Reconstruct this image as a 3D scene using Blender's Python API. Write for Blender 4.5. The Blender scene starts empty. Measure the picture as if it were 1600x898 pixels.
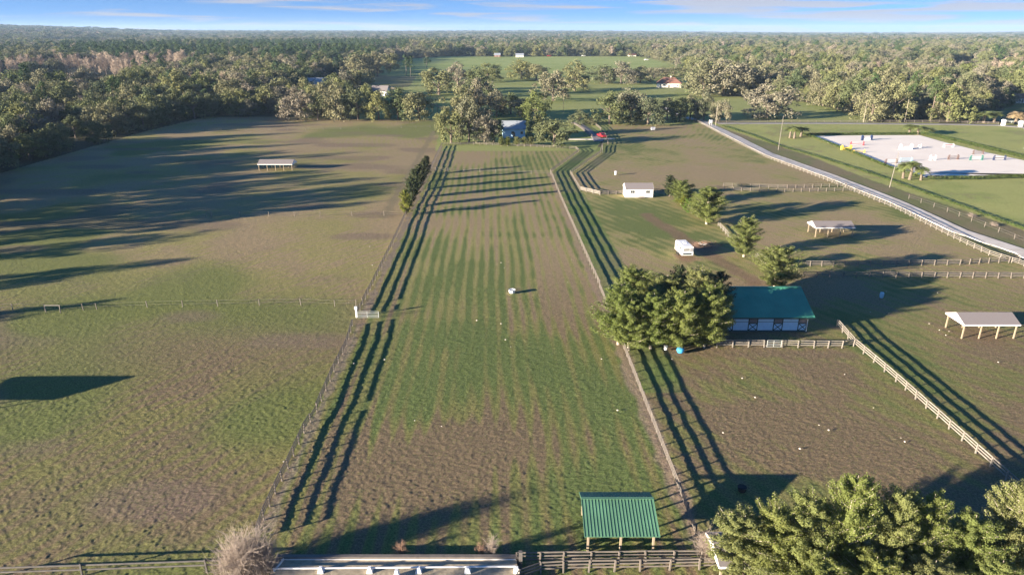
import bpy, math, random
import numpy as np
R = math.radians
random.seed(7)
S = bpy.context.scene
COL = S.collection

# ------------------------------------------------------------------ camera maths (used once to survey where things stand)
H = 42.0; F = 1067.0; PT = math.atan(401/1067); SP = math.sin(PT); CP = math.cos(PT)
def G(u, v, h=0.0):
    q = (v-449)/F; z = (H-h)/(SP+CP*q)
    return ((u-800)/F*z, z*(CP-SP*q))
def hgt(vb, vt, dy=0.0):
    Y = G(0, vb)[1]+dy; q = (vt-449)/F
    return H-Y*(SP+q*CP)/(CP-q*SP)
def ppm(v): return F/((H)/(SP+CP*(v-449)/F))      # photo pixels per metre

# ------------------------------------------------------------------ numpy noise
def vnoise(x, y, seed=0):
    xi = np.floor(x).astype(np.int64); yi = np.floor(y).astype(np.int64)
    fx = x-xi; fy = y-yi
    fx = fx*fx*(3-2*fx); fy = fy*fy*(3-2*fy)
    def h(a, b):
        n = (a*374761393+b*668265263+seed*1442695041) & 0x7fffffff
        n = ((n ^ (n >> 13))*1274126177) & 0x7fffffff
        n = n ^ (n >> 16)
        return (n & 0xffff)/65535.0
    return (h(xi, yi)*(1-fx)+h(xi+1, yi)*fx)*(1-fy)+(h(xi, yi+1)*(1-fx)+h(xi+1, yi+1)*fx)*fy
def sstep(a, b, x):
    t = np.clip((x-a)/(b-a), 0, 1); return t*t*(3-2*t)
def inpoly(x, y, poly):
    x = np.asarray(x, float); y = np.asarray(y, float)
    c = np.zeros(x.shape, bool); n = len(poly); j = n-1
    for i in range(n):
        xi, yi = poly[i]; xj, yj = poly[j]
        m = ((yi > y) != (yj > y)) & (x < (xj-xi)*(y-yi)/((yj-yi)+1e-12)+xi)
        c ^= m; j = i
    return c
def far_open(x, y):
    x = np.asarray(x, float); y = np.asarray(y, float)
    return (y > 620) & (vnoise(x/260+7, y/420, 71) > .74)
def hills(x, y):
    x = np.asarray(x, float); y = np.asarray(y, float)
    az = x/np.maximum(y, 1.0)
    h = 30*sstep(3200, 6500, y)*sstep(0.42, 0.05, az)*(0.55+0.6*vnoise(x/1500, y/2500, 3))
    h += 44*sstep(1700, 3600, y)*sstep(-0.42, -0.72, az)*(0.7+0.5*vnoise(x/600, y/900, 5))
    h += 26*sstep(5000, 8000, y)*sstep(0.62, 0.8, az)
    h += 3.5*sstep(500, 1500, y)*(vnoise(x/220, y/260, 8)-0.3)
    return h

# ------------------------------------------------------------------ mesh builder
class MB:
    def __init__(s): s.v = []; s.f = []; s.m = []; s.chunks = []
    def add(s, vs, fs, mi=0):
        n = len(s.v); s.v += [tuple(p) for p in vs]; s.f += [tuple(i+n for i in f) for f in fs]; s.m += [mi]*len(fs); return s
    def box(s, cx, cy, cz, sx, sy, sz, rz=0, mi=0, tilt=None):
        vs = []
        for dx in (-.5, .5):
            for dy in (-.5, .5):
                for dz in (-.5, .5):
                    x, y, z = dx*sx, dy*sy, dz*sz
                    if tilt: x += tilt[0]*(z+sz/2); y += tilt[1]*(z+sz/2)
                    vs.append((cx+x*math.cos(rz)-y*math.sin(rz), cy+x*math.sin(rz)+y*math.cos(rz), cz+z))
        return s.add(vs, [(0,1,3,2),(4,6,7,5),(0,4,5,1),(2,3,7,6),(0,2,6,4),(1,5,7,3)], mi)
    def beam(s, p, q, w, h, mi=0):
        # board from p to q, w thick (horizontal), h tall
        p = np.array(p, float); q = np.array(q, float); d = q-p; L = np.linalg.norm(d)
        if L < 1e-6: return s
        d /= L; up = np.array([0,0,1.0])
        if abs(d[2]) > .9: up = np.array([0,1.0,0])
        n = np.cross(d, up); n /= np.linalg.norm(n); k = np.cross(n, d)
        vs = []
        for e in (p, q):
            for a, b in ((-1,-1),(1,-1),(1,1),(-1,1)): vs.append(e+n*a*w/2+k*b*h/2)
        return s.add(vs, [(0,3,2,1),(4,5,6,7),(0,1,5,4),(1,2,6,5),(2,3,7,6),(3,0,4,7)], mi)
    def tube(s, pts, rad, n=5, mi=0, cap=True):
        pts = [np.array(p, float) for p in pts]; vs = []
        for i, p in enumerate(pts):
            d = pts[min(i+1, len(pts)-1)]-pts[max(i-1, 0)]; d = d/(np.linalg.norm(d)+1e-9)
            a = np.array([1.0,0,0]) if abs(d[0]) < .8 else np.array([0,1.0,0])
            u = np.cross(d, a); u /= np.linalg.norm(u); w = np.cross(d, u)
            r = rad[i] if hasattr(rad, '__len__') else rad
            for k in range(n):
                t = 2*math.pi*k/n; vs.append(p+u*r*math.cos(t)+w*r*math.sin(t))
        fs = []
        for i in range(len(pts)-1):
            for k in range(n): a = i*n+k; b = i*n+(k+1) % n; fs.append((a, b, b+n, a+n))
        if cap: fs.append(tuple(range(n-1, -1, -1))); fs.append(tuple(range((len(pts)-1)*n, len(pts)*n)))
        return s.add(vs, fs, mi)
    def prism(s, prof, axis, a, b, mi=0):
        # prof: list of 2d points; axis 'x': prof=(y,z) extruded from x=a to x=b; 'y': prof=(x,z)
        n = len(prof); vs = []
        for e in (a, b):
            for (p, z) in prof: vs.append((e, p, z) if axis == 'x' else (p, e, z))
        fs = [tuple(range(n-1, -1, -1)), tuple(range(n, 2*n))]+[(i, (i+1) % n, (i+1) % n+n, i+n) for i in range(n)]
        return s.add(vs, fs, mi)
    def lathe(s, prof, cx=0, cy=0, n=12, mi=0):
        vs = []
        for r, z in prof:
            for k in range(n): t = 2*math.pi*k/n; vs.append((cx+r*math.cos(t), cy+r*math.sin(t), z))
        fs = [(i*n+k, i*n+(k+1) % n, (i+1)*n+(k+1) % n, (i+1)*n+k) for i in range(len(prof)-1) for k in range(n)]
        fs += [tuple(range(n-1, -1, -1)), tuple(range((len(prof)-1)*n, len(prof)*n))]
        return s.add(vs, fs, mi)
    def mesh(s, name, mats):
        me = bpy.data.meshes.new(name); me.from_pydata(s.v, [], s.f)
        for m in (mats if isinstance(mats, (list, tuple)) else [mats]): me.materials.append(m)
        if any(s.m): me.polygons.foreach_set('material_index', s.m)
        me.update(); return me
    def build(s, name, mats, parent=None, loc=None):
        o = bpy.data.objects.new(name, s.mesh(name, mats)); COL.objects.link(o)
        if parent: o.parent = parent
        if loc: o.location = loc
        return o
def np_mesh(name, V, Q, mats, smooth=False, nper=4, mi=None):
    me = bpy.data.meshes.new(name)
    V = np.ascontiguousarray(V, np.float32); Q = np.ascontiguousarray(Q, np.int32)
    me.vertices.add(len(V)); me.vertices.foreach_set('co', V.ravel())
    me.loops.add(Q.size); me.loops.foreach_set('vertex_index', Q.ravel())
    me.polygons.add(len(Q)); me.polygons.foreach_set('loop_start', np.arange(0, Q.size, nper, dtype=np.int32))
    me.polygons.foreach_set('loop_total', np.full(len(Q), nper, np.int32))
    if smooth: me.polygons.foreach_set('use_smooth', np.ones(len(Q), bool))
    for m in (mats if isinstance(mats, (list, tuple)) else [mats]): me.materials.append(m)
    if mi is not None: me.polygons.foreach_set('material_index', np.ascontiguousarray(mi, np.int32))
    me.update(calc_edges=True); return me

def tag(o, label=None, cat=None, group=None, kind=None):
    if label: o['label'] = label
    if cat: o['category'] = cat
    if group: o['group'] = group
    if kind: o['kind'] = kind
    return o
def empty(name, loc, rz=0, label=None, cat=None, group=None):
    o = bpy.data.objects.new(name, None); COL.objects.link(o); o.location = loc; o.rotation_euler = (0,0,rz)
    o.empty_display_size = .5
    return tag(o, label, cat, group)
def kids(o): return [c for c in ALLKIDS.get(o.name, [])]
ALLKIDS = {}
def copy_tree(o, loc, rz=0, sc=None, label=None, cat=None, group=None):
    r = o.copy(); COL.objects.link(r); r.location = loc; r.rotation_euler = (0,0,rz)
    if sc is not None: r.scale = sc
    tag(r, label, cat, group)
    for ch in list(o.children):
        c = ch.copy(); COL.objects.link(c); c.parent = r
        for g in list(ch.children):
            d = g.copy(); COL.objects.link(d); d.parent = c
    return r

# ------------------------------------------------------------------ materials
def mat(name, col, rough=.8, var=.15, scale=3.0, metal=0, spec=.3, rand=None, transl=0, bump=0, stretch=None, col2=None):
    m = bpy.data.materials.new(name); m.use_nodes = True; nt = m.node_tree; N = nt.nodes; L = nt.links
    b = N['Principled BSDF']; b.inputs['Roughness'].default_value = rough; b.inputs['Metallic'].default_value = metal
    b.inputs['Specular IOR Level'].default_value = spec
    tc = N.new('ShaderNodeTexCoord'); src = tc.outputs['Object']
    if stretch:
        mp = N.new('ShaderNodeMapping'); mp.inputs['Scale'].default_value = stretch; L.new(src, mp.inputs[0]); src = mp.outputs[0]
    nz = N.new('ShaderNodeTexNoise'); nz.inputs['Scale'].default_value = scale; nz.inputs['Detail'].default_value = 5; L.new(src, nz.inputs['Vector'])
    if rand:
        oi = N.new('ShaderNodeObjectInfo'); cr = N.new('ShaderNodeValToRGB'); e = cr.color_ramp.elements
        n = len(rand)
        while len(e) < n: e.new(.5)
        for i, c in enumerate(rand): e[i].position = i/(n-1); e[i].color = (*c, 1)
        L.new(oi.outputs['Random'], cr.inputs[0]); base = cr.outputs[0]
    else:
        rgb = N.new('ShaderNodeMix'); rgb.data_type = 'RGBA'; rgb.inputs[6].default_value = (*col, 1); rgb.inputs[7].default_value = (*(col2 or col), 1)
        rr = N.new('ShaderNodeMapRange'); rr.inputs[1].default_value = .42; rr.inputs[2].default_value = .6; L.new(nz.outputs[0], rr.inputs[0]); L.new(rr.outputs[0], rgb.inputs[0]); base = rgb.outputs[2]
    hs = N.new('ShaderNodeHueSaturation'); L.new(base, hs.inputs['Color'])
    mr = N.new('ShaderNodeMapRange'); mr.inputs[1].default_value = .25; mr.inputs[2].default_value = .75; mr.inputs[3].default_value = 1-var; mr.inputs[4].default_value = 1+var
    L.new(nz.outputs[0], mr.inputs[0]); L.new(mr.outputs[0], hs.inputs['Value'])
    L.new(hs.outputs[0], b.inputs['Base Color'])
    if bump:
        bp = N.new('ShaderNodeBump'); bp.inputs['Strength'].default_value = bump; bp.inputs['Distance'].default_value = .05; L.new(nz.outputs[0], bp.inputs['Height']); L.new(bp.outputs[0], b.inputs['Normal'])
    if transl:
        tr = N.new('ShaderNodeBsdfTranslucent'); L.new(hs.outputs[0], tr.inputs[0]); mx = N.new('ShaderNodeMixShader'); mx.inputs[0].default_value = transl
        L.new(b.outputs[0], mx.inputs[1]); L.new(tr.outputs[0], mx.inputs[2]); L.new(mx.outputs[0], N['Material Output'].inputs[0])
    return m
M = {}
M['oak'] = mat('oak_foliage', None, .9, .35, .35, spec=.1, transl=.15, rand=[(.16,.175,.07),(.21,.2,.12),(.09,.12,.046),(.225,.205,.15),(.185,.19,.075),(.08,.11,.055),(.235,.205,.155),(.14,.17,.055)])
M['pine'] = mat('pine_foliage', None, .9, .3, .4, spec=.1, transl=.1, rand=[(.05,.09,.035),(.07,.105,.04),(.05,.085,.045),(.085,.11,.04)])
M['bare'] = mat('bare_twigs', None, .9, .2, .5, spec=.1, rand=[(.34,.27,.2),(.4,.32,.25),(.3,.24,.18),(.36,.29,.23)])
M['young'] = mat('young_tree_foliage', None, .75, .35, .6, spec=.25, transl=.45, rand=[(.215,.24,.07),(.18,.22,.06),(.23,.24,.095),(.165,.21,.055)])
M['dkyoung'] = mat('cedar_foliage', None, .8, .35, .8, spec=.2, transl=.15, rand=[(.055,.065,.03),(.05,.07,.03),(.07,.07,.035)])
M['ygreen'] = mat('bright_foliage', (.09,.17,.02), .75, .35, .8, spec=.2, transl=.25)
M['ylime'] = mat('yellow_green_foliage', (.17,.19,.03), .75, .35, .8, spec=.2, transl=.25)
M['palm'] = mat('palm_foliage', (.15,.18,.06), .7, .3, 1, spec=.3, transl=.15)
M['drypalm'] = mat('dry_palm_foliage', (.32,.24,.13), .8, .3, 1, spec=.2)
M['hedge'] = mat('hedge_foliage', (.06,.085,.025), .9, .35, .8, spec=.1)
M['bark'] = mat('bark', (.16,.13,.1), .9, .3, 2)
M['paleb'] = mat('pale_bark', (.4,.35,.28), .9, .25, 3)
M['drytwig'] = mat('dry_twig', (.34,.28,.23), .9, .25, 3)
M['redtwig'] = mat('reddish_twig', (.3,.19,.13), .9, .25, 3)
M['wood'] = mat('weathered_board', (.22,.19,.16), .9, .35, 1.2, col2=(.13,.115,.1))
M['woodp'] = mat('pale_board', (.27,.245,.21), .9, .3, 1.2, col2=(.17,.155,.135))
M['woodd'] = mat('dark_board', (.13,.12,.11), .9, .3, 2.5)
M['white'] = mat('white_paint', (.78,.77,.74), .5, .06, 2)
M['whiter'] = mat('white_plastic', (.8,.8,.78), .4, .04, 2)
M['cream'] = mat('cream_siding', (.7,.66,.56), .7, .08, 2)
M['galv'] = mat('galvanised_tube', (.5,.54,.52), .45, .1, 4, metal=.3)
M['shingle'] = mat('grey_shingle', (.23,.205,.2), .95, .22, 6, bump=.3, col2=(.19,.17,.165))
M['shinglebr'] = mat('brown_shingle', (.24,.12,.085), .95, .2, 4)
M['roofblue'] = mat('slate_roof', (.3,.33,.36), .8, .12, 1.5)
M['teal'] = mat('teal_metal_roof', (.075,.3,.2), .55, .12, .5, metal=.15)
M['green'] = mat('green_metal_roof', (.12,.26,.16), .5, .15, .6, metal=.2)
M['dkgreen'] = mat('dark_green_trim', (.02,.05,.04), .6, .1, 2)
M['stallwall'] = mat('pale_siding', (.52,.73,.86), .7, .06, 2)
M['postw'] = mat('treated_post', (.33,.27,.19), .9, .2, 3)
M['glass'] = mat('dark_glass', (.03,.04,.045), .15, .05, 2, spec=.6)
M['black'] = mat('black_rubber', (.02,.02,.02), .8, .1, 2)
M['red'] = mat('red_paint', (.45,.02,.03), .3, .05, 1, spec=.6)
M['silver'] = mat('silver_paint', (.5,.5,.52), .35, .05, 1, metal=.4)
M['bluep'] = mat('blue_plastic', (.05,.32,.6), .4, .08, 2)
M['lblue'] = mat('pale_blue_paint', (.35,.58,.68), .5, .05, 2)
M['yellow'] = mat('yellow_paint', (.8,.6,.1), .5, .05, 2)
M['tgreen'] = mat('jade_paint', (.03,.2,.15), .5, .08, 2)
M['dbrown'] = mat('brown_paint', (.16,.1,.08), .6, .1, 2)
M['navy'] = mat('navy_paint', (.03,.05,.12), .5, .1, 2)
M['stone'] = mat('pale_stone', (.55,.5,.42), .9, .2, 4)
M['road'] = mat('shell_road', (.66,.61,.54), .95, .14, .35, col2=(.5,.45,.38))
M['sand'] = mat('arena_sand', (.86,.78,.67), .95, .07, .08, col2=(.78,.7,.6), bump=.2)
M['dsand'] = mat('coarse_sand', (.45,.38,.27), .95, .35, 2.2, col2=(.28,.235,.16), bump=.8)
M['asph'] = mat('grey_lane', (.2,.19,.19), .95, .12, .3)
M['brush'] = mat('brush_pile', (.2,.13,.1), .95, .4, 2)

# ------------------------------------------------------------------ ground sheet
def lerp3(a, b, t): return a*(1-t[:, None])+np.array(b)[None]*t[:, None]
def build_ground():
    ys = [-260, -120, -50, -10, 12, 24]; y = 32.0
    while y < 260: ys.append(y); y += 0.62*(y*y+H*H)/(H*683)
    while y < 1600: ys.append(y); y += 0.9*(y*y+H*H)/(H*683)
    while y < 15000: ys.append(y); y *= 1.06
    ys = np.array(ys); NX = 1080
    t = np.linspace(-1, 1, NX); t = np.sign(t)*np.where(np.abs(t) < .8, np.abs(t)/.8*.97, .97+(np.abs(t)-.8)/.2*.55)
    W = np.sqrt(ys**2+34**2)
    X = (t[None]*W[:, None]).ravel(); Y = np.repeat(ys, NX)
    z = hills(X, Y)
    # wobble of the pasture, always at or below zero so that laid sheets clear it
    und = vnoise(X/8.5, Y/8.5, 11)*.045+vnoise(X/2.6, Y/2.6, 12)*.012
    past = (Y > 30) & (Y < 460)
    tuft = (vnoise(X/.55, Y/.55, 13)**1.5)*.25+(vnoise(X/.27, Y/.27, 14)**1.5)*.75
    amp = .048*sstep(260, 70, Y)+.035*sstep(460, 150, Y)
    rough = .8+.35*vnoise(X/9, Y/9, 15)
    z = z+np.where(past, -(.16-und)*1.0-(amp*rough*(1-tuft)), -.1)
    # ---------- colour, in world space
    n1 = vnoise(X/14, Y/14, 21); n2 = vnoise(X/5, Y/5, 22); n3 = vnoise(X/2.1, Y/2.1, 23); n4 = vnoise(X/38, Y/38, 24)
    nn = .35*n1+.25*n2+.15*n3+.25*n4
    brown = np.array([.215,.166,.09]); olive = (.2,.178,.065); green = (.13,.15,.052); lawn = (.34,.35,.12); straw = (.27,.21,.13)
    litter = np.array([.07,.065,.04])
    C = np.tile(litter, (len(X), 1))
    fo = far_open(X, Y); C[fo] = lerp3(np.tile(np.array([.27,.27,.11]), (len(X), 1)), (.33,.27,.16), sstep(.4, .6, n4))[fo]
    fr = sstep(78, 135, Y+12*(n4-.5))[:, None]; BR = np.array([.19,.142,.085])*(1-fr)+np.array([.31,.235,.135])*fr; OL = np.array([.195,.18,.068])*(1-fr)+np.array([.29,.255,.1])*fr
    def mixa(a, b, t): return a*(1-t[:, None])+b*t[:, None]
    A0 = G(415,820); A1 = G(690,228); B0 = G(1085,830); B1 = G(860,270); K = G(905,236)
    def blob(u, v, ru, rv, w):
        x0, y0 = G(u, v); rx = ru/ppm(v); ry = abs(G(u, v-rv)[1]-G(u, v+rv)[1])/2
        return w*np.exp(-(((X-x0)/rx)**2+((Y-y0)/ry)**2))
    # left pasture
    left = [G(-900,1100), G(-900,330), G(-300,330), G(0,270), G(230,204), G(320,183), G(700,183), A1, A0, (-24,20)]
    ml = inpoly(X, Y, left)
    # stripes running up the slope, diagonal
    a = R(58); sl = np.sin((X*math.sin(a)-Y*math.cos(a))*2*math.pi/1.7+3*n2)*.5+.5
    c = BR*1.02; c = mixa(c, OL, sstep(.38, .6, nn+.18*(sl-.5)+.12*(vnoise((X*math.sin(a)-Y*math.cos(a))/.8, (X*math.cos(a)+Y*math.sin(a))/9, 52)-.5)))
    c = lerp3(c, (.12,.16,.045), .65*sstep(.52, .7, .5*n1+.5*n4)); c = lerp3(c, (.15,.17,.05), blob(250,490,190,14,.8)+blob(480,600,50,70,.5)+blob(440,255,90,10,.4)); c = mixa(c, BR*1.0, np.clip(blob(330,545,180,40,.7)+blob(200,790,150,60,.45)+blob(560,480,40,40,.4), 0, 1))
    c = lerp3(c, (.2,.145,.11), .6*sstep(.6, .8, vnoise(X/17+5, Y/9, 31)))
    C[ml] = c[ml]
    # centre paddock
    cen = [A0, A1, G(700,228), G(900,233), K, B1, B0, (17,20), (-24,20)]
    mc = inpoly(X, Y, cen)
    s = np.sin((X+.032*Y+.6*n1)*2*math.pi/1.9)*.5+.5
    g = .50+.55*(s-.5)+.7*(nn-.5)+.5*(vnoise((X+.032*Y)/.9, Y/35, 51)-.5)
    g += blob(770,540,150,95,.42)+blob(950,600,90,90,.40)+blob(760,420,110,60,.22)+blob(820,690,190,40,-.5)+blob(640,730,150,70,-.65)+blob(860,760,140,50,.2)+blob(590,560,60,60,.15)
    g += blob(740,248,50,14,-.5)+blob(760,310,110,10,-.42)+blob(860,490,80,45,-.5)+blob(860,420,40,50,-.35)+blob(700,345,60,12,-.3)+blob(960,790,70,50,.35)+blob(930,700,60,70,.3)+blob(820,250,60,18,.3)+blob(620,500,60,40,-.1)+blob(790,285,120,8,.25)
    g = np.clip(g, 0, 1)
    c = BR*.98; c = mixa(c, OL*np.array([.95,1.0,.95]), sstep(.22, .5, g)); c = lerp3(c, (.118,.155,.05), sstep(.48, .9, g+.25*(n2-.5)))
    C[mc] = c[mc]
    # lane strip and right paddocks
    rt = [B0, B1, K, G(940,228), G(955,190), G(1090,192), G(1600,412), G(2300,640), G(2300,1100), (17,20)]
    mr_ = inpoly(X, Y, rt)
    a = R(118); sl = np.sin((X*math.sin(a)-Y*math.cos(a))*2*math.pi/2.4+2*n2)*.5+.5
    gg = nn+.16*(sl-.5)+blob(1010,330,60,40,.16)+blob(1100,445,60,30,.1)+blob(1400,560,60,90,.22)+blob(1180,600,60,30,.12)+blob(1010,245,70,20,.15)+blob(1320,330,160,14,.1)+blob(1300,300,130,8,.15)+blob(1240,215,120,25,.15)-blob(1270,680,230,90,.28)-blob(1550,640,80,90,.2)-blob(1000,390,70,30,.15)-blob(1150,270,120,18,.22)-blob(1450,370,120,25,.12)-blob(1110,390,50,16,.2)
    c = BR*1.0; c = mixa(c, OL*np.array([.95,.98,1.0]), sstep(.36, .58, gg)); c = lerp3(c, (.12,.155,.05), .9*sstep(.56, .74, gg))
    lane = [G(1085,845), G(860,270), G(905,236), G(945,228), G(890,272), G(912,300), G(1010,470), G(1150,800)]
    c2 = lerp3(c, (.12,.185,.05), .75*(n2*.5+.6)); ln = inpoly(X, Y, lane) & (Y > 75); c[ln] = c2[ln]
    C[mr_] = c[mr_]
    # verge and lawns right of the road
    law = [G(1090,192), G(1600,412), G(2300,640), G(2600,500), G(2400,196), G(1600,193), G(1250,190)]
    mw = inpoly(X, Y, law)
    c = np.tile(np.array(lawn), (len(X), 1)); c = lerp3(c, (.26,.3,.09), sstep(.45, .7, nn)); c = lerp3(c, straw, .55*sstep(.6, .8, .6*n1+.4*n3))
    ver = [G(1090,192), G(1600,412), G(2300,640), G(2300,560), G(1595,357), G(1360,280), G(1270,245), G(1130,200)]
    mv = inpoly(X, Y, ver); cv = lerp3(np.tile(np.array([.2,.165,.1]), (len(X), 1)), (.15,.16,.07), sstep(.4, .6, nn)); c[mv] = cv[mv]
    C[mw] = c[mw]
    # meadows beyond the property
    for poly, cc, c3 in OPENCOL:
        m_ = inpoly(X, Y, [G(*p) for p in poly])
        st = np.sin(Y*2*math.pi/16+4*n1)*.5+.5
        c = np.tile(np.array(cc), (len(X), 1)); c = lerp3(c, c3, sstep(.35, .65, .5*n4+.3*n1+.2*st)); C[m_] = c[m_]
    # worn bare earth along fences
    for (p, q, w, cc) in ((A0, A1, .8, (.24,.19,.145)), (B0, B1, 1.2, (.27,.2,.15)), (G(600,338), G(678,205), 1.5, (.22,.18,.11)), (G(1010,335),G(1180,440),2.5,(.2,.13,.09)), (G(1050,548),G(1330,552),2,(.19,.14,.09))):
        dx, dy = q[0]-p[0], q[1]-p[1]; L2 = dx*dx+dy*dy; tt = np.clip(((X-p[0])*dx+(Y-p[1])*dy)/L2, 0, 1)
        d = np.hypot(X-p[0]-tt*dx, Y-p[1]-tt*dy); k = sstep(w, w*.35, d+1.0*(n3-.5)); C = lerp3(C, cc, .8*k)
    for (u, v, r, cc) in ((802,453,1.6,(.1,.08,.06)), (1073,402,3.0,(.24,.15,.1)), (1098,384,4.5,(.22,.14,.11)), (1535,520,5,(.2,.14,.09)), (560,500,2.0,(.22,.16,.1)), (1300,362,5,(.2,.15,.1)), (1063,548,2.5,(.2,.14,.09))):
        x0, y0 = G(u, v); k = sstep(r, r*.3, np.hypot(X-x0, (Y-y0)*.8)+1.2*(n3-.5)); C = lerp3(C, cc, .8*k)
    NY = len(ys)
    idx = np.arange(NY*NX).reshape(NY, NX)
    Q = np.stack([idx[:-1, :-1].ravel(), idx[:-1, 1:].ravel(), idx[1:, 1:].ravel(), idx[1:, :-1].ravel()], 1)
    m = bpy.data.materials.new('pasture_ground'); m.use_nodes = True; nt = m.node_tree; N = nt.nodes; L = nt.links
    b = N['Principled BSDF']; b.inputs['Roughness'].default_value = .95; b.inputs['Specular IOR Level'].default_value = .1
    at = N.new('ShaderNodeAttribute'); at.attribute_name = 'soil'
    ge = N.new('ShaderNodeNewGeometry')
    def nz(sc, det=3, ro=.6):
        n = N.new('ShaderNodeTexNoise'); n.inputs['Scale'].default_value = sc; n.inputs['Detail'].default_value = det; n.inputs['Roughness'].default_value = ro; L.new(ge.outputs['Position'], n.inputs['Vector']); return n
    a1 = nz(5.0, 5, .85); a2 = nz(.9, 2); a3 = nz(3.3, 3)
    mr = N.new('ShaderNodeMapRange'); mr.inputs[1].default_value = .33; mr.inputs[2].default_value = .67; mr.inputs[3].default_value = .35; mr.inputs[4].default_value = 1.65; L.new(a1.outputs[0], mr.inputs[0])
    hs = N.new('ShaderNodeHueSaturation'); L.new(at.outputs['Color'], hs.inputs['Color']); L.new(mr.outputs[0], hs.inputs['Value'])
    # flecks: straw and green tussock
    mx = N.new('ShaderNodeMix'); mx.data_type = 'RGBA'; mx.inputs[7].default_value = (.12,.15,.04,1)
    r2 = N.new('ShaderNodeMapRange'); r2.inputs[1].default_value = .54; r2.inputs[2].default_value = .66; r2.inputs[4].default_value = .45; L.new(a3.outputs[0], r2.inputs[0]); L.new(r2.outputs[0], mx.inputs[0]); L.new(hs.outputs[0], mx.inputs[6])
    mx2 = N.new('ShaderNodeMix'); mx2.data_type = 'RGBA'; mx2.inputs[7].default_value = (.3,.24,.15,1)
    a4 = nz(6.1, 2); r3 = N.new('ShaderNodeMapRange'); r3.inputs[1].default_value = .6; r3.inputs[2].default_value = .7; r3.inputs[4].default_value = .5; L.new(a4.outputs[0], r3.inputs[0]); L.new(r3.outputs[0], mx2.inputs[0]); L.new(mx.outputs[2], mx2.inputs[6])
    L.new(mx2.outputs[2], b.inputs['Base Color'])
    bp = N.new('ShaderNodeBump'); bp.inputs['Strength'].default_value = .7; bp.inputs['Distance'].default_value = .14; L.new(a1.outputs[0], bp.inputs['Height']); L.new(bp.outputs[0], b.inputs['Normal'])
    me = np_mesh('ground', np.stack([X, Y, z], 1), Q, m, smooth=True)
    ca = me.attributes.new('soil', 'FLOAT_COLOR', 'POINT'); ca.data.foreach_set('color', np.concatenate([C, np.ones((len(C), 1))], 1).astype(np.float32).ravel())
    o = bpy.data.objects.new('ground', me); COL.objects.link(o); tag(o, 'pasture ground of patchy green and brown winter grass', kind='structure')

GRN = (.14,.19,.045); GRN2 = (.1,.15,.04)
OPENCOL = [
 ([(560,186),(545,150),(572,118),(600,100),(640,93),(700,89),(1000,90),(1050,98),(1085,118),(1100,130),(1130,150),(1250,158),(1350,180),(1360,194),(955,194),(930,235),(680,235),(690,186)], (.29,.31,.11), (.23,.27,.085)),
 ([(595,100),(640,93),(700,89),(1000,91),(1045,102),(1000,110),(700,120)], (.32,.37,.12), (.27,.33,.1)),
 ([(562,150),(572,118),(650,120),(640,135)], (.22,.2,.1), (.17,.17,.07)),
 ([(-60,124),(0,121),(95,118),(160,120),(215,131),(200,147),(0,150),(-60,150)], (.3,.23,.14), (.24,.2,.11)),
 ([(505,112),(510,107),(545,104),(560,110),(550,116)], (.28,.19,.12), (.22,.18,.1)),
 ([(1130,76),(1185,76),(1182,86),(1125,87)], (.16,.22,.05), (.14,.19,.05)),
 ([(1570,156),(1760,156),(1760,192),(1480,187),(1500,174),(1568,172)], (.2,.18,.09), (.14,.17,.05)),
 ([(500,136),(500,118),(540,122),(610,135),(612,150),(470,150),(470,136)], (.2,.17,.1), (.14,.15,.06)),
 ([(240,63),(330,62),(345,65),(250,66)], (.26,.22,.12), (.2,.19,.1)),
 ([(380,72),(470,70),(500,73),(400,76)], (.24,.22,.11), (.2,.2,.09)),
 ([(1380,66),(1500,65),(1530,68),(1400,69)], (.2,.23,.08), (.2,.2,.1)),
 ([(690,74),(790,73),(800,76),(700,77)], (.24,.22,.12), (.18,.2,.08)),
 ([(60,68),(190,66),(200,69),(70,72)], (.28,.23,.14), (.22,.2,.11)),
 ([(1480,100),(1530,98),(1535,128),(1480,128)], (.1,.12,.05), (.1,.1,.05)),
]
build_ground()

def strip(name, pts, w, m, z=.02, label=None, wid=None):
    """a lane laid along ground points (world), width w metres"""
    P_ = [np.array(p) for p in pts]; vs = []; fs = []
    # resample
    Q_ = []
    for a, b in zip(P_[:-1], P_[1:]):
        n = max(1, int(np.linalg.norm(b-a)/6))
        for i in range(n): Q_.append(a+(b-a)*i/n)
    Q_.append(P_[-1])
    for i, p in enumerate(Q_):
        d = Q_[min(i+1, len(Q_)-1)]-Q_[max(i-1, 0)]; d /= np.linalg.norm(d); n = np.array([-d[1], d[0]])
        ww = w/2*(1+.05*math.sin(i*1.7))
        vs += [(*(p+n*ww), z), (*(p-n*ww), z), (*(p+n*(ww+.25)), z-.3), (*(p-n*(ww+.25)), z-.3)]
    for i in range(len(Q_)-1):
        a = i*4; b = a+4
        fs += [(a, a+1, b+1, b), (a+2, a, b, b+2), (a+1, a+3, b+3, b+1)]
    o = MB().add(vs, fs).build(name, m); tag(o, label, kind='structure'); return o
def sheet(name, pts, m, z, label):
    vs = [(*p, z) for p in pts]+[(*p, z-.3) for p in pts]; n = len(pts)
    o = MB().add(vs, [tuple(range(n))]+[(i, i+n, (i+1) % n+n, (i+1) % n) for i in range(n)]).build(name, m); return tag(o, label, kind='structure')

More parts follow.
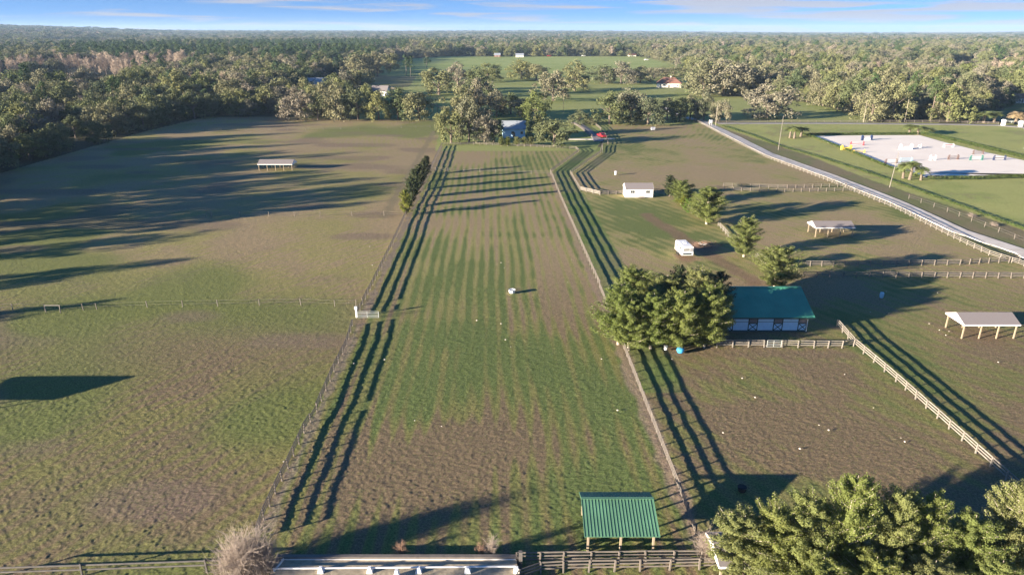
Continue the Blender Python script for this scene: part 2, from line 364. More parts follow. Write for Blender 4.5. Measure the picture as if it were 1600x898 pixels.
mid = [((u, v)) for u, v in ((1098,189.5),(1112,196.5),(1150,214.5),(1200,240),(1300,275.5),(1400,314.5),(1500,360.5),(1600,394),(1750,470))]
strip('road', [G(*p) for p in mid], 3.9, M['road'], label='white shell road running along the paddock fence')
strip('road_branch', [G(*p) for p in ((1098,189),(1070,183),(1055,178),(1046,172),(1040,168))], 3.6, M['road'], z=.03, label='pale lane bending away behind the trees')
strip('lane', [G(*p) for p in ((1120,192.5),(1300,192.5),(1480,194),(1560,195.5),(1600,199),(1640,206))], 4.6, M['asph'], label='grey lane crossing behind the green lawn')
strip('driveway', [G(*p) for p in ((896,191),(905,194),(918,203),(931,214),(936,221))], 3.4, M['asph'], label='grey driveway by the red pickup')
strip('path', [G(*p) for p in ((880,217.5),(930,217.5),(960,216.5))], 1.6, M['road'], z=.05, label='pale path to the house')
strip('far_lane', [G(*p) for p in ((940,91.5),(985,92),(1010,93.5))], 4, M['road'], z=.05, label='white far lane along the distant meadow')
arena = [G(*p) for p in ((1268,213),(1340,212),(1437,211.5),(1470,221),(1530,236),(1600,251),(1760,280),(1760,274),(1600,273.5),(1500,276),(1445,276.5),(1420,269.5),(1390,259))]
sheet('arena_floor', arena, M['sand'], .06, 'pale sand floor of the jumping arena')

# ------------------------------------------------------------------ fences
POST = {}
def post_mesh(m, h, w=.13):
    k = (m.name, h, w)
    if k not in POST:
        b = MB(); b.box(0,0,h/2-.2,w,w,h+.4); b.add([(-w/2,-w/2,h),(w/2,-w/2,h),(w/2,w/2,h),(-w/2,w/2,h),(0,0,h+.04)],[(0,1,4),(1,2,4),(2,3,4),(3,0,4)])
        POST[k] = b.mesh('post', m)
    return POST[k]
rf = random.Random(3)
def fence(name, pts, label, m='wood', h=1.1, rails=(.36,.69,1.02), sp=2.44, rh=.14, rt=.045, group=None, gaps=(), side=1, wob=.014, world=False, pw=.13, cat='fence'):
    W_ = pts if world else [G(*p) for p in pts]
    f = empty(name, (W_[0][0], W_[0][1], -.12), 0, label, cat, group); ox, oy = W_[0]
    ps = []
    for a, b in zip(W_[:-1], W_[1:]):
        L = math.hypot(b[0]-a[0], b[1]-a[1]); n = max(1, round(L/sp))
        for i in range(n): ps.append((a[0]+(b[0]-a[0])*i/n, a[1]+(b[1]-a[1])*i/n, math.atan2(b[1]-a[1], b[0]-a[0])))
    ps.append((*W_[-1], ps[-1][2]))
    order = sorted(range(len(ps)), key=lambda i: ps[i][0]**2+ps[i][1]**2)
    near = set(order[:98]); restb = MB(); pm = post_mesh(M[m], h, pw)
    tops = []
    for i, (x, y, a) in enumerate(ps):
        dz = rf.uniform(-.018, .018)
        tops.append(dz)
        if i in near:
            o = bpy.data.objects.new('post', pm); COL.objects.link(o); o.parent = f; o.location = (x-ox, y-oy, dz); o.rotation_euler = (rf.gauss(0, .035), rf.gauss(0, .035), a)
        else: restb.box(x-ox, y-oy, h/2-.15+dz, pw, pw, h+.3, a)
    if restb.v: r = restb.build('post_row', M[m], f); r['kind'] = 'stuff'
    for ri, rz in enumerate(rails):
        b = MB()
        for i in range(len(ps)-1):
            if (i, ri) in gaps:
                if b.v: b.build('rail', M[m], f)
                b = MB(); continue
            x0, y0, a0 = ps[i]; x1, y1, a1 = ps[i+1]; aa = math.atan2(y1-y0, x1-x0); nx, ny = -math.sin(aa)*(pw/2+rt/2+.002)*side, math.cos(aa)*(pw/2+rt/2+.002)*side
            ex, ey = math.cos(aa)*.0, math.sin(aa)*.0
            b.beam((x0-ox+nx+ex, y0-oy+ny+ey, rz+tops[i]+rf.uniform(-wob, wob)), (x1-ox+nx, y1-oy+ny, rz+tops[i+1]+rf.uniform(-wob, wob)), rt, rh)
        b.build('rail', M[m], f)
    return f
fence('board_fence', [(402,838),(412,809),(430,769),(450,729),(475,674),(495,641),(522,579),(542,539),(551,508)], 'weathered board fence on the near west edge of the centre paddock, below the metal gate', gaps=((9,2),))
fence('board_fence', [(558,492),(590,430),(612,385),(634,337)], 'weathered board fence between the open metal gate and the row of cedars', gaps=((1,2),))
fence('board_fence', [(634,337),(660,290),(676,258),(690,228)], 'weathered board fence standing behind the row of cedars', wob=.06)
fence('board_fence', [(690,227),(740,226),(800,228),(900,233)], 'thin grey fence across the far end of the centre paddock', rails=(.4,.7,1.0), rh=.08, h=1.1)
fence('board_fence', [(900,233),(904,237),(860,269)], 'grey board fence on the inner side of the kinked lane')
fence('board_fence', [(860,269),(872,300),(885,330),(937,448)], 'grey board fence along the grass lane, east edge of the centre paddock')
fence('board_fence', [(937,448),(975,543),(1026,673),(1062,765),(1087,832)], 'grey board fence from the tree cluster down to the green roofed shelter', side=-1)
fence('board_fence', [(941,228),(938,239),(891,271),(906,297)], 'grey board fence on the outer side of the kinked lane')
fence('board_fence', [(906,297),(937,304)], 'short brown board fence where the lane ends beside the white cabin', m='woodp', rh=.2)
fence('board_fence', [(938,304),(975,303)], 'low fence joining the lane corner to the white cabin')
fence('board_fence', [(1022,300),(1044,302)], 'short fence between the white cabin and the dark cedar')
fence('board_fence', [(1308,508),(1334,538),(1400,594),(1483,668),(1572,748),(1660,826)], 'long pale board fence running diagonally beside the barn paddock', m='woodp', rh=.15)
fence('board_fence', [(1120,541),(1194,541)], 'board fence in front of the barn, between the tree cluster and the tube gate', m='woodp')
fence('board_fence', [(1222,541),(1272,542),(1316,542),(1334,539)], 'board fence in front of the barn, between the tube gate and the diagonal fence', m='woodp')
fence('board_fence', [(1090,191),(1104,198),(1150,222.5),(1200,247.5),(1250,266),(1300,285),(1400,326),(1500,377),(1545,398),(1600,415),(1700,462)], 'long pale board fence beside the white shell road', m='woodp', side=-1, rh=.1)
fence('board_fence', [(1248,415),(1320,415),(1420,414),(1500,413),(1545,410),(1592,409)], 'farther of the two parallel cross fences beyond the barn shade', m='wood')
fence('board_fence', [(1255,432),(1400,433),(1500,433),(1660,434)], 'nearer of the two parallel cross fences beyond the barn shade', m='wood', gaps=((19,2),))
fence('board_fence', [(1118,296),(1200,300),(1330,298)], 'nearer of the two thin cross fences below the brown paddock', m='wood', rh=.1)
fence('board_fence', [(1130,291),(1230,294),(1322,291)], 'farther of the two thin cross fences below the brown paddock', m='wood', rh=.1)
fence('board_fence', [(1122,352),(1142,374)], 'short pale fence piece between the bushy tree and the round tree', m='woodp')
fence('board_fence', [(1180,402),(1190,410)], 'pale fence scrap beside the round tree by the brush pile', m='woodp')
fence('wire_fence', [(662,266),(700,267),(800,270),(860,272)], 'thin pale wire fence crossing the far part of the centre paddock', m='woodp', rails=(.5,.95), rh=.035, rt=.02, sp=5, pw=.1)
fence('wire_fence', [(-60,484),(20,483),(70,484)], 'wire fence running off past the frame of pale poles in the pasture', m='wood', rails=(.5,1.0), rh=.02, rt=.015, sp=7, pw=.1)
fence('wire_fence', [(94,485),(130,483),(151,482),(230,479),(340,477),(470,475),(523,477),(556,477)], 'thin wire fence across the middle of the western pasture', m='wood', rails=(.5,1.0), rh=.02, rt=.015, sp=6.5, pw=.1)
fence('wire_fence', [(330,338),(420,337),(500,337),(600,336),(634,337)], 'thin wire fence across the far western pasture ending at the cedars', m='wood', rails=(.5,1.0), rh=.02, rt=.015, sp=6.5, pw=.11)
fence('wire_fence', [(320,205),(450,203),(560,202),(672,199)], 'far wire fence in front of the woods at the end of the western pasture', m='wood', rails=(.5,1.0), rh=.04, rt=.02, sp=7, pw=.12)
fence('rail_fence', [(-20,902),(128,897),(323,890),(345,889)], 'single dark rail fence along the bottom of the western pasture', m='woodd', rails=(1.0,.55), rh=.13, rt=.06, sp=10.4, h=1.2)
fence('rail_fence', [(807,878),(880,877),(1095,875),(1112,873)], 'farther grey board fence just below the green roofed shelter', m='wood', rails=(.35,.7,1.07), sp=2.44)
fence('rail_fence', [(806,916),(812,905),(845,893),(880,891),(1000,889),(1185,885)], 'nearer grey board fence with three rails below the green roofed shelter', m='wood', sp=2.44)
fence('board_fence', [(1110,192),(1250,191),(1480,191),(1560,194)], 'low fence in front of the far grey lane', m='wood', rh=.1, sp=4)
fence('wire_fence', [(1420,310),(1480,330),(1560,362),(1640,395)], 'thin wire fence with dead vines on the verge beyond the shell road', m='wood', rails=(.5,1.0), rh=.03, rt=.02, sp=5, pw=.1)
fence('rail_fence', [(1562,190),(1590,193),(1604,199),(1610,214),(1600,232)], 'curved grey rail fence at the corner of the green lawn', m='galv', rails=(.5,1.0), rh=.08, rt=.05, sp=2.5, pw=.1)
fence('board_fence', [(690,170),(640,150),(612,138)], 'grey fence sloping past the crop rows behind the pasture woods', rh=.12, sp=4)
fence('board_fence', [(888,190),(905,199),(925,214)], 'board fence west of the grey driveway', rh=.12, m='wood')
fence('board_fence', [(923,190),(937,201),(947,214),(950,226)], 'board fence beside the red pickup', rh=.12, m='wood')
# pole frames in the west pasture
def hframe(u0, u1, v, label, hh=1.1):
    a = G(u0, v); b = G(u1, v); m = MB(); m.tube([(0,0,-.2),(0,0,hh)], .06, 6); m.tube([(b[0]-a[0],b[1]-a[1],-.2),(b[0]-a[0]+.15,b[1]-a[1],hh)], .06, 6); m.tube([(-.1,0,hh),(b[0]-a[0]+.2,b[1]-a[1],hh)], .07, 6)
    o = m.build('brace_frame', M['woodp'], None, (a[0], a[1], 0)); tag(o, label, 'frame')
hframe(72, 94, 487, 'pale pole frame bracing the wire fence in the western pasture')
hframe(323, 331, 338, 'small leaning pole frame at the end of the far wire fence')

# gates
def gate(u, v, L, rz, label, hgt_=1.15, nb=5):
    x, y = G(u, v); g = empty('tube_gate', (x, y, 0), rz, label, 'gate')
    fr = MB(); fr.tube([(0,0,.12),(0,0,hgt_)], .04, 6); fr.tube([(L,0,.12),(L,0,hgt_)], .04, 6); fr.tube([(L*.46,0,.12),(L*.46,0,hgt_)], .03, 6); fr.build('frame', M['galv'], g)
    for i in range(nb):
        z = .14+(hgt_-.16)*i/(nb-1)*(.92+.08*i/(nb-1)); MB().tube([(0,0,z),(L,0,z)], .032, 6).build('bar', M['galv'], g)
    return g
gate(559, 497, 3.3, 0, 'galvanised tube gate standing open into the centre paddock')
gate(1198, 543, 2.0, 0, 'small galvanised tube gate in the fence before the barn')
b = MB(); b.box(0,0,.55,.22,.22,1.5); b.box(0,0,1.42,.42,.36,.42); tag(b.build('gate_post', M['whiter'], None, (*G(557,494), 0)), 'white capped gate post beside the open tube gate', 'post')

# ------------------------------------------------------------------ run-in sheds
def run_in(loc, W_, D_, eave, ridge, label, rz=0, nposts=4, roofm='shingle'):
    e = empty('run_in_shed', (*loc, 0), rz, label, 'shed', 'open run-in sheds with white gables')
    o_ = .3; t = .07
    r = MB(); prof = [(-o_, eave), (D_/2, ridge), (D_+o_, eave), (D_+o_, eave+t), (D_/2, ridge+t+.01), (-o_, eave+t)]
    r.prism(prof, 'x', -o_, W_+o_); r.build('roof', M[roofm], e)
    for x in (-o_-.03, W_+o_+.005):
        g = MB(); g.prism([(-o_, eave-.14), (D_+o_, eave-.14), (D_+o_, eave+.05), (D_/2, ridge+.02), (-o_, eave+.05)], 'x', x, x+.025); g.build('gable', M['white'], e)
    for y in (-o_-.035, D_+o_+.005): MB().box(W_/2, y+.015, eave-.03, W_+2*o_, .028, .2).build('fascia', M['white'], e)
    for yy in (0.05, D_-.05):
        for i in range(nposts): MB().box(i*W_/(nposts-1), yy, eave/2-.15, .15, .15, eave+.3).build('post', M['postw'], e)
    b2 = MB()
    for i in range(nposts): b2.beam((i*W_/(nposts-1), .05, eave-.12), (i*W_/(nposts-1), D_-.05, eave-.12), .06, .14)
    b2.build('tie_beam', M['postw'], e)
    return e
run_in(G(1503,527), 7.6, 4.0, 2.1, 3.1, 'open shed with grey shingle roof and white gable, nearest the diagonal board fence')
run_in(G(1274,369), 8.0, 4.0, 1.95, 2.85, 'open shed with white gable in the paddock beside the shell road')
run_in(G(405,266), 10.6, 4.6, 1.9, 3.0, 'long low open shed alone in the shaded western pasture', nposts=5)
run_in(G(1124,912), 5.6, 3.4, 2.0, 2.7, 'shed roof with white gable edge peeking up at the bottom of the frame')
run_in((-78,67.5), 8.5, 5, 2.4, 3.6, 'unseen open shed added west of the view to cast a long shadow on the pasture')  # out of view, added for the shadow it throws into the near pasture

# green roofed shelter
def green_shelter():
    x0, y0 = G(916, 858); x1 = G(1022, 858)[0]; W_ = x1-x0
    e = empty('shelter', (x0, y0, 0), 0, 'open shelter with a ribbed green metal roof on wooden posts', 'shelter')
    ea, ri, be = 1.72, 2.85, 2.15; yr, yb = 3.15, 5.0; a, b = -.25, W_+.35
    r = MB(); prof = [(-.35, ea-.1), (yr, ri), (yb, be), (yb, be+.05), (yr, ri+.05), (-.35, ea-.05)]; r.prism(prof, 'x', a, b); rf_ = r.build('roof', M['green'], e)
    k = MB(); n = 22
    for i in range(n+1):
        x = a+.02+(b-a-.04)*i/n
        k.beam((x, -.36, ea-.03), (x, yr, ri+.07), .04, .035); k.beam((x, yr, ri+.075), (x, yb, be+.07), .04, .035)
    k.build('standing_seam', M['green'], rf_)
    c = MB(); c.beam((a, yr-.0, ri+.1), (b, yr, ri+.1), .3, .03); c.build('ridge_cap', M['green'], rf_)
    for i in range(3):
        for yy, hh_ in ((0, ea), (yb-.2, be)): MB().box(.12+i*(W_-.24)/2, yy, hh_/2-.15, .17, .17, hh_+.25).build('post', M['postw'], e)
    t = MB(); t.beam((a+.1, 0, ea-.06), (b-.1, 0, ea-.06), .05, .18); t.beam((a+.1, yb-.2, be-.06), (b-.1, yb-.2, be-.06), .05, .18)
    for x in (a+.06, b-.06): t.prism([(-.3, ea-.25), (yr, ri-.14), (yb, be-.15), (yb, be-.01), (yr, ri-.01), (-.3, ea-.11)], 'x', x-.02, x+.02)
    t.build('trim', M['dkgreen'], e)
green_shelter()

# ------------------------------------------------------------------ barn
def barn():
    x0, y0 = G(1092, 517); x1 = G(1259, 517)[0]; W_ = x1-x0
    e = empty('horse_barn', (x0, y0, 0), 0, 'horse barn with teal metal roof and pale stall walls', 'barn')
    D_ = 11.0; ea = 2.62; ri = 4.9
    w = MB(); w.box(W_/2, .1, 1.3, W_, .2, 2.7); w.box(W_/2, D_-.1, 1.3, W_, .2, 2.7)
    for x in (.1, W_-.1): w.prism([(.2,-.05),(D_-.2,-.05),(D_-.2,ea),(D_/2,ri-.12),(.2,ea)], 'x', x-.1, x+.1)
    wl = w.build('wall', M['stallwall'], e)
    r = MB(); o_ = .75; sl = (ri-ea)/(D_/2); ye = -o_; ze = ea-sl*o_+.08
    r.prism([(ye, ze), (D_/2, ri), (D_+o_, ze), (D_+o_, ze+.06), (D_/2, ri+.06), (ye, ze+.06)], 'x', -.6, W_+.75); ro = r.build('roof', M['teal'], e)
    k = MB(); n = 34
    for i in range(n+1):
        x = -.58+(W_+1.31)*i/n
        for s_ in (0, 1):
            y_a = ye if s_ == 0 else D_+o_
            k.beam((x, y_a, ze+.075), (x, D_/2, ri+.075), .04, .03)
    k.build('standing_seam', M['teal'], ro)
    MB().beam((-.6, D_/2, ri+.1), (W_+.75, D_/2, ri+.1), .4, .03).build('ridge_cap', M['teal'], ro)
    f = MB(); f.box(W_/2+.07, ye-.012, ze-.02, W_+1.35, .02, .2); f.build('fascia', M['dkgreen'], e)
    # stalls: dark frames with X doors
    xs = [G(u, 517)[0]-x0 for u in (1101, 1137, 1175, 1214, 1252.5)]
    for x in xs:
        if x < .8: continue
        d = empty_part('stall_door', e, (x, -.02, 0))
        fr = MB(); wd = 1.3
        fr.box(-wd/2, 0, 1.3, .12, .06, 2.55); fr.box(wd/2, 0, 1.3, .12, .06, 2.55); fr.box(0, 0, 1.25, wd-.12, .06, .12); fr.box(0, 0, .12, wd-.12, .06, .14); fr.box(0,0,2.5,wd-.12,.06,.14)
        fr.beam((-wd/2+.05,-.035,.18),(wd/2-.05,-.035,1.2),.03,.1); fr.beam((-wd/2+.05,-.035,1.2),(wd/2-.05,-.035,.18),.03,.101)
        o = fr.build('door_frame', M['dkgreen'], d); MB().box(0,-.0,.68,wd-.12,.03,1.0).build('door_panel', M['stallwall'], o) if False else None
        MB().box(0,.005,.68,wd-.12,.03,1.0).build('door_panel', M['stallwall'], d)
        MB().box(0,.005,1.86,wd-.12,.03,1.08).build('upper_grille', M['shingle'], d)
    g = MB(); g.box(W_/2, -.012, 1.48, W_, .02, .05); g.box(W_/2, -.012, .06, W_, .02, .16); g.box(W_-.06,-.03,1.25,.14,.02,2.5); g.build('trim', M['dkgreen'], e)
    q = MB(); q.tube([(W_-.02, -.12, 0), (W_-.02, -.12, 2.5)], .06, 6); q.build('downpipe', M['white'], e)
    return e
def empty_part(name, parent, loc):
    # a small back plate mesh that carries the door's pieces
    b = MB(); b.box(0, .035, 1.3, 1.42, .03, 2.58); return b.build(name, M['dkgreen'], parent, loc)
barn()

# white cabin
def cabin():
    x0, y0 = G(977, 308); x1 = G(1020, 308)[0]; W_ = x1-x0
    e = empty('cabin', (x0, y0, 0), 0, 'small white cabin with a brown-grey roof and two windows', 'cabin')
    D_ = 4.2; ea = 2.3; ri = 3.35
    w = MB(); w.prism([(0,-.1),(D_,-.1),(D_,ea),(D_/2,ri),(0,ea)], 'x', 0, W_); w.build('wall', M['white'], e)
    sl = (ri-ea)/(D_/2)
    r = MB(); r.prism([(-.3,ea-.3*sl+.02),(D_/2,ri+.02),(D_+.3,ea-.3*sl+.02),(D_+.3,ea-.3*sl+.1),(D_/2,ri+.1),(-.3,ea-.3*sl+.1)], 'x', -.12, W_+.12); r.build('roof', M['shingle'], e)
    for x in (-.14, W_+.122): MB().prism([(-.3,ea-.3*sl-.12),(D_/2,ri-.1),(D_+.3,ea-.3*sl-.12),(D_+.3,ea-.3*sl+.1),(D_/2,ri+.12),(-.3,ea-.3*sl+.1)], 'x', x, x+.018).build('bargeboard', M['white'], e)
    for x in (1.9, 6.0):
        f = MB(); f.box(x,-.03,1.45,1.25,.05,.95); fo = f.build('window', M['white'], e)
        MB().box(x-.27,-.065,1.45,.45,.02,.72).build('pane', M['glass'], fo); MB().box(x+.27,-.065,1.45,.45,.02,.72).build('pane', M['glass'], fo)
    MB().box(4.3,-.02,1.0,.85,.04,1.95).build('door', M['cream'], e)
    MB().box(4.3,-.55,.05,1.6,.9,.18).build('step', M['wood'], e)
cabin()

# trailer
def trailer():
    x, y = G(1074, 402.5); e = empty('horse_trailer', (x, y, 0), R(5), 'white livestock trailer with slatted back window parked in the brown paddock', 'trailer')
    w, l, z0, z1 = 2.25, 4.6, .45, 2.25
    b = MB(); pr = [(-w/2, z0), (w/2, z0), (w/2, z1-.12), (w/2-.15, z1), (-w/2+.15, z1), (-w/2, z1-.12)]; b.prism(pr, 'y', 0, l); b.build('body', M['white'], e)
    r = MB(); r.box(0, l/2, z1+.03, w-.4, l-.1, .05); r.box(.1, l*.55, z1+.1, .6, .6, .1); r.build('roof', M['whiter'], e)
    for (xx, zz) in ((-.3, 1.75), (-.3, 1.5)): MB().box(xx, -.02, zz, 1.2, .03, .17).build('vent_slot', M['glass'], e)
    MB().box(.72, -.03, 1.6, .65, .04, .8).build('back_door', M['silver'], e)
    MB().box(-.1, -.02, .78, 1.7, .03, .3).build('tail_opening', M['glass'], e)
    for yy in (1.3, 3.4): MB().box(-w/2-.01, yy, 1.7, .03, 1.0, .35).build('side_window', M['glass'], e)
    for s_ in (-1, 1):
        for yy in (1.9, 2.8):
            o = MB(); n = 12; vs = []; xx = s_*(w/2-.02); xo = xx+s_*.2
            for X_ in (xx, xo):
                for k in range(n): t = 2*math.pi*k/n; vs.append((X_, yy+.36*math.cos(t), .3+.36*math.sin(t)))
            o.add(vs, [tuple(range(n)), tuple(range(2*n-1, n-1, -1))]+[(k, k+n, (k+1) % n+n, (k+1) % n) for k in range(n)]); o.build('wheel', M['black'], e)
        MB().box(s_*(w/2+.14), 2.35, .75, .26, 2.1, .08).build('fender', M['white'], e)
    t = MB(); t.tube([(-.6, l, .5), (0, l+1.4, .5)], .05); t.tube([(.6, l, .5), (0, l+1.4, .5)], .05); t.tube([(0,l+1.35,-.1),(0,l+1.35,.6)], .05); t.build('drawbar', M['black'], e)
trailer()

# generic houses
def house(u, v, W_, D_, ea, ri, rz, wallm, roofm, label, hip=False, wins=((.3,), (.7,)), name='house', dz=0, chim=False):
    x, y = G(u, v); e = empty(name, (x, y, dz), rz, label, 'house')
    w = MB()
    if hip: w.box(0, D_/2, ea/2-.1, W_, D_, ea+.2)
    else: w.prism([(0,-.2),(D_,-.2),(D_,ea),(D_/2,ri-.1),(0,ea)], 'x', -W_/2, W_/2)
    w.build('wall', M[wallm], e)
    r = MB(); o_ = .45
    if hip:
        k = min(W_, D_)*.42; h0 = ea-.02
        A = [(-W_/2-o_,-o_,h0),(W_/2+o_,-o_,h0),(W_/2+o_,D_+o_,h0),(-W_/2-o_,D_+o_,h0),(-W_/2+k,D_/2,ri),(W_/2-k,D_/2,ri)]
        A += [(a[0],a[1],h0-.18) for a in A[:4]]
        r.add(A, [(0,1,5,4),(1,2,5),(2,3,4,5),(3,0,4),(0,6,7,1),(1,7,8,2),(2,8,9,3),(3,9,6,0),(6,9,8,7)])
    else:
        sl = (ri-ea)/(D_/2); z0 = ea-o_*sl
        r.prism([(-o_,z0),(D_/2,ri),(D_+o_,z0),(D_+o_,z0+.16),(D_/2,ri+.16),(-o_,z0+.16)], 'x', -W_/2-o_, W_/2+o_)
    ro = r.build('roof', M[roofm], e)
    if chim: MB().box(W_*.05, D_*.5, ri+.2, .8, .8, 1.6).build('chimney', M['cream'], ro)
    for i, t in enumerate(wins):
        f = MB().box(-W_/2+W_*t[0], -.02, ea*.55, 1.3, .06, 1.25).build('window', M['white'], e); MB().box(-W_/2+W_*t[0], -.06, ea*.55, 1.05, .03, 1.0).build('pane', M['glass'], f)
    MB().box(0, -.02, 1.05, 1.0, .06, 2.1).build('door', M['woodd'], e)
    return e
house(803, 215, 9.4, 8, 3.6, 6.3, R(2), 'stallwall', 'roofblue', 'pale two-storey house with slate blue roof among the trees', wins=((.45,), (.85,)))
house(1045, 137, 19, 13, 3.2, 7.4, R(-12), 'cream', 'shinglebr', 'bungalow with a red-brown hip roof beyond the lawns', hip=True, wins=((.15,), (.3,), (.7,), (.85,)), chim=True)
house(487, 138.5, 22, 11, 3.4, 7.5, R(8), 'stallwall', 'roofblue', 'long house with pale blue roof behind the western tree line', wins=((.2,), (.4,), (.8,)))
house(507, 139, 9, 10, 3.2, 7.0, R(70), 'white', 'roofblue', 'white gabled wing beside the long blue roofed house', wins=((.3,), (.7,)))
house(592, 150, 11, 9, 3.3, 6.4, R(-8), 'white', 'shingle', 'white house half hidden behind the oaks near the crop rows', wins=((.25,), (.75,)))
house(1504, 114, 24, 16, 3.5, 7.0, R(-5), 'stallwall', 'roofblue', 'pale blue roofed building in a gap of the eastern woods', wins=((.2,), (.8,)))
house(1470, 160, 12, 10, 3.2, 6.5, R(20), 'white', 'roofblue', 'small white walled building behind the tall pale trunks', wins=((.25,), (.75,)))
house(1597, 161, 8, 8, 2.8, 5.0, R(0), 'cream', 'shinglebr', 'small brown roofed house at the eastern edge of the lawns', wins=((.25,), (.75,)))
for i, (u, v, W_, dz, lb) in enumerate(((868,88.5,9,0,'far white roofed stable at the edge of the distant meadow'),(812,90.5,13,0,'long grey far building west of the distant stable'),(777,90,10,0,'red-brown far barn at the edge of the distant meadow'),(988,90,12,0,'brown far shed at the eastern end of the distant meadow'))):
    house(u, v, W_, 12, 3.5, 6.5, 0, 'cream' if i != 2 else 'shinglebr', 'roofblue' if i != 3 else 'shinglebr', lb, wins=((.25,), (.75,)), dz=dz*.3)
# white arched pavilion
g = G(1571, 159); e = empty('pavilion', (*g, 0), R(-6), 'white pavilion with dark arched openings on the far eastern lawn', 'pavilion')
MB().prism([(-2.6,0),(2.6,0),(2.6,3.6),(0,4.6),(-2.6,3.6)], 'y', 0, 5).build('wall', M['whiter'], e)
for xx in (-1.2, 1.2): MB().prism([(xx-.75,.1),(xx+.75,.1),(xx+.75,2.4),(xx,3.0),(xx-.75,2.4)], 'y', -.03, .01).build('opening', M['glass'], e)

# bigger white gate pillars
for u, v, lb in ((1567,196,'white gate pillar nearer the date palms'),(1594,198,'white gate pillar beside the dry brown palm')):
    b = MB(); b.box(0,0,1.1,1.3,1.3,2.3); b.box(0,0,2.35,1.6,1.6,.2); b.box(0,0,2.6,1.0,1.0,.3); tag(b.build('gate_pillar', M['whiter'], None, (*G(u,v), 0)), lb, 'pillar')
# white notice box on two legs by the road
e = empty('notice_board', (*G(1110,196.5), 0), R(15), 'white board on two legs beside the start of the shell road', 'board')
MB().box(0,0,1.9,1.5,.5,1.5).build('board', M['whiter'], e)
for s_ in (-.55,.55): MB().box(s_,0,.5,.18,.18,1.4).build('leg', M['cream'], e)
e = empty('trough', (*G(1020,203), 0), R(15), 'white upright trough in the paddock before the driveway trees', 'trough')
MB().prism([(-.8,0),(.8,0),(1.0,1.2),(-1.0,1.2)], 'y', -.5, .5).build('tank', M['whiter'], e)
# red pickup
def pickup(u, v, rz, body, label, name='pickup_truck', dz=0, cat='pickup', sc=1):
    e = empty(name, (*G(u,v), dz), rz, label, cat); e.scale = (sc, sc, sc)
    b = MB()
    if cat == 'pickup': pr = [(-2.7,.45),(2.7,.45),(2.75,.95),(1.5,1.1),(.75,1.75),(-.55,1.78),(-.8,1.12),(-2.7,1.12)]
    else: pr = [(-2.3,.4),(2.3,.4),(2.35,.85),(1.4,1.0),(.7,1.5),(-1.2,1.52),(-2.0,1.05),(-2.35,.95)]
    b.prism(pr, 'y', -.95, .95); b.build('body', M[body], e)
    for s_ in (-1, 1):
        MB().prism([(1.1,1.15),(.7,1.62),(-.5,1.65),(-.6,1.15)] if cat == 'pickup' else [(1.05,1.02),(.65,1.4),(-1.1,1.42),(-1.5,1.05)], 'y', s_*.955-.01, s_*.955+.01).build('side_window', M['glass'], e)
        for xx in (-1.7, 1.7):
            o = MB(); n = 12; vs = []
            for Y_ in (s_*.78, s_*1.0):
                for k in range(n): t = 2*math.pi*k/n; vs.append((xx+.4*math.cos(t), Y_, .38+.4*math.sin(t)))
            o.add(vs, [tuple(range(n)), tuple(range(2*n-1, n-1, -1))]+[(k, k+n, (k+1) % n+n, (k+1) % n) for k in range(n)]); o.build('wheel', M['black'], e)
    MB().add([(1.48,-.85,1.14),(1.48,.85,1.14),(.8,.8,1.72),(.8,-.8,1.72)], [(0,1,2,3)]).build('windscreen', M['glass'], e)
    if cat == 'pickup': MB().box(-1.75,0,1.13,1.7,1.6,.03).build('bed', M['black'], e)
pickup(940, 214.5, R(-72), 'red', 'red pickup truck parked at the end of the grey driveway')
for u, v, c, lb in ((905,88.8,'silver','silver far car on the distant stable yard'),(912,89.4,'whiter','white far car beside the silver one on the distant yard'),(925,88.8,'whiter','white far car alone near the small pale trunk'),(858,89.6,'red','red far car at the western end of the distant yard'),(1010,96,'whiter','white far car near the end of the white far lane')):
    pickup(u, v, R(12), c, lb, 'parked_car', 1.0, 'car', 1.4)

# ------------------------------------------------------------------ dressage arena at the bottom edge
ZD = .42
xa, ya = G(430, 887, ZD+.4); xb = G(806, 887, ZD+.4)[0]; yb = G(429, 870, ZD+.25)[1]
b = MB(); vsd = [(xa-.3, yb), (xa-1.4, ya-12), (xb+.3, ya-12), (xb+.1, yb)]
o = b.add([(*p, ZD) for p in vsd]+[(*p, -.3) for p in vsd], [(0,1,2,3)]+[(k, k+4, (k+1) % 4+4, (k+1) % 4) for k in range(4)]).build('dressage_floor', M['dsand']); tag(o, 'coarse sand floor of the small raised riding ring', kind='structure')
b = MB(); b.box((xa+xb)/2-.1, yb+.2, .2, xb-xa+.7, .36, .9); tag(b.build('timber_kerb', M['wood'], None), 'thick weathered grey timber wall along the back of the sand ring', 'wall')
b = MB(); b.box((xa+xb)/2, yb-.03, ZD+.05, xb-xa, .05, .08); b.beam((xa+.25, yb-.07, ZD+.12), (xa-.15, ya, ZD+.12), .07, .2); tag(b.build('edge_board', M['white'], None), 'white painted board edging the back and west side of the sand ring', 'board')
e = empty('ring_rail', (xa, ya, ZD), 0, 'white rail on feet along the sand ring', 'rail')
MB().beam((-.2, 0, .36), (xb-xa, .25, .36), .09, .1).build('rail', M['whiter'], e)
for i in range(5):
    x = G(503+76*i, 888, ZD)[0]-xa
    b = MB(); b.add([(x-.26,-.2,0),(x+.26,-.2,0),(x+.26,.28,0),(x-.26,.28,0),(x-.12,-.08,.5),(x+.12,-.08,.5),(x+.12,.15,.5),(x-.12,.15,.5)], [(0,1,5,4),(1,2,6,5),(2,3,7,6),(3,0,4,7),(4,5,6,7)]); b.build('foot', M['whiter'], e)
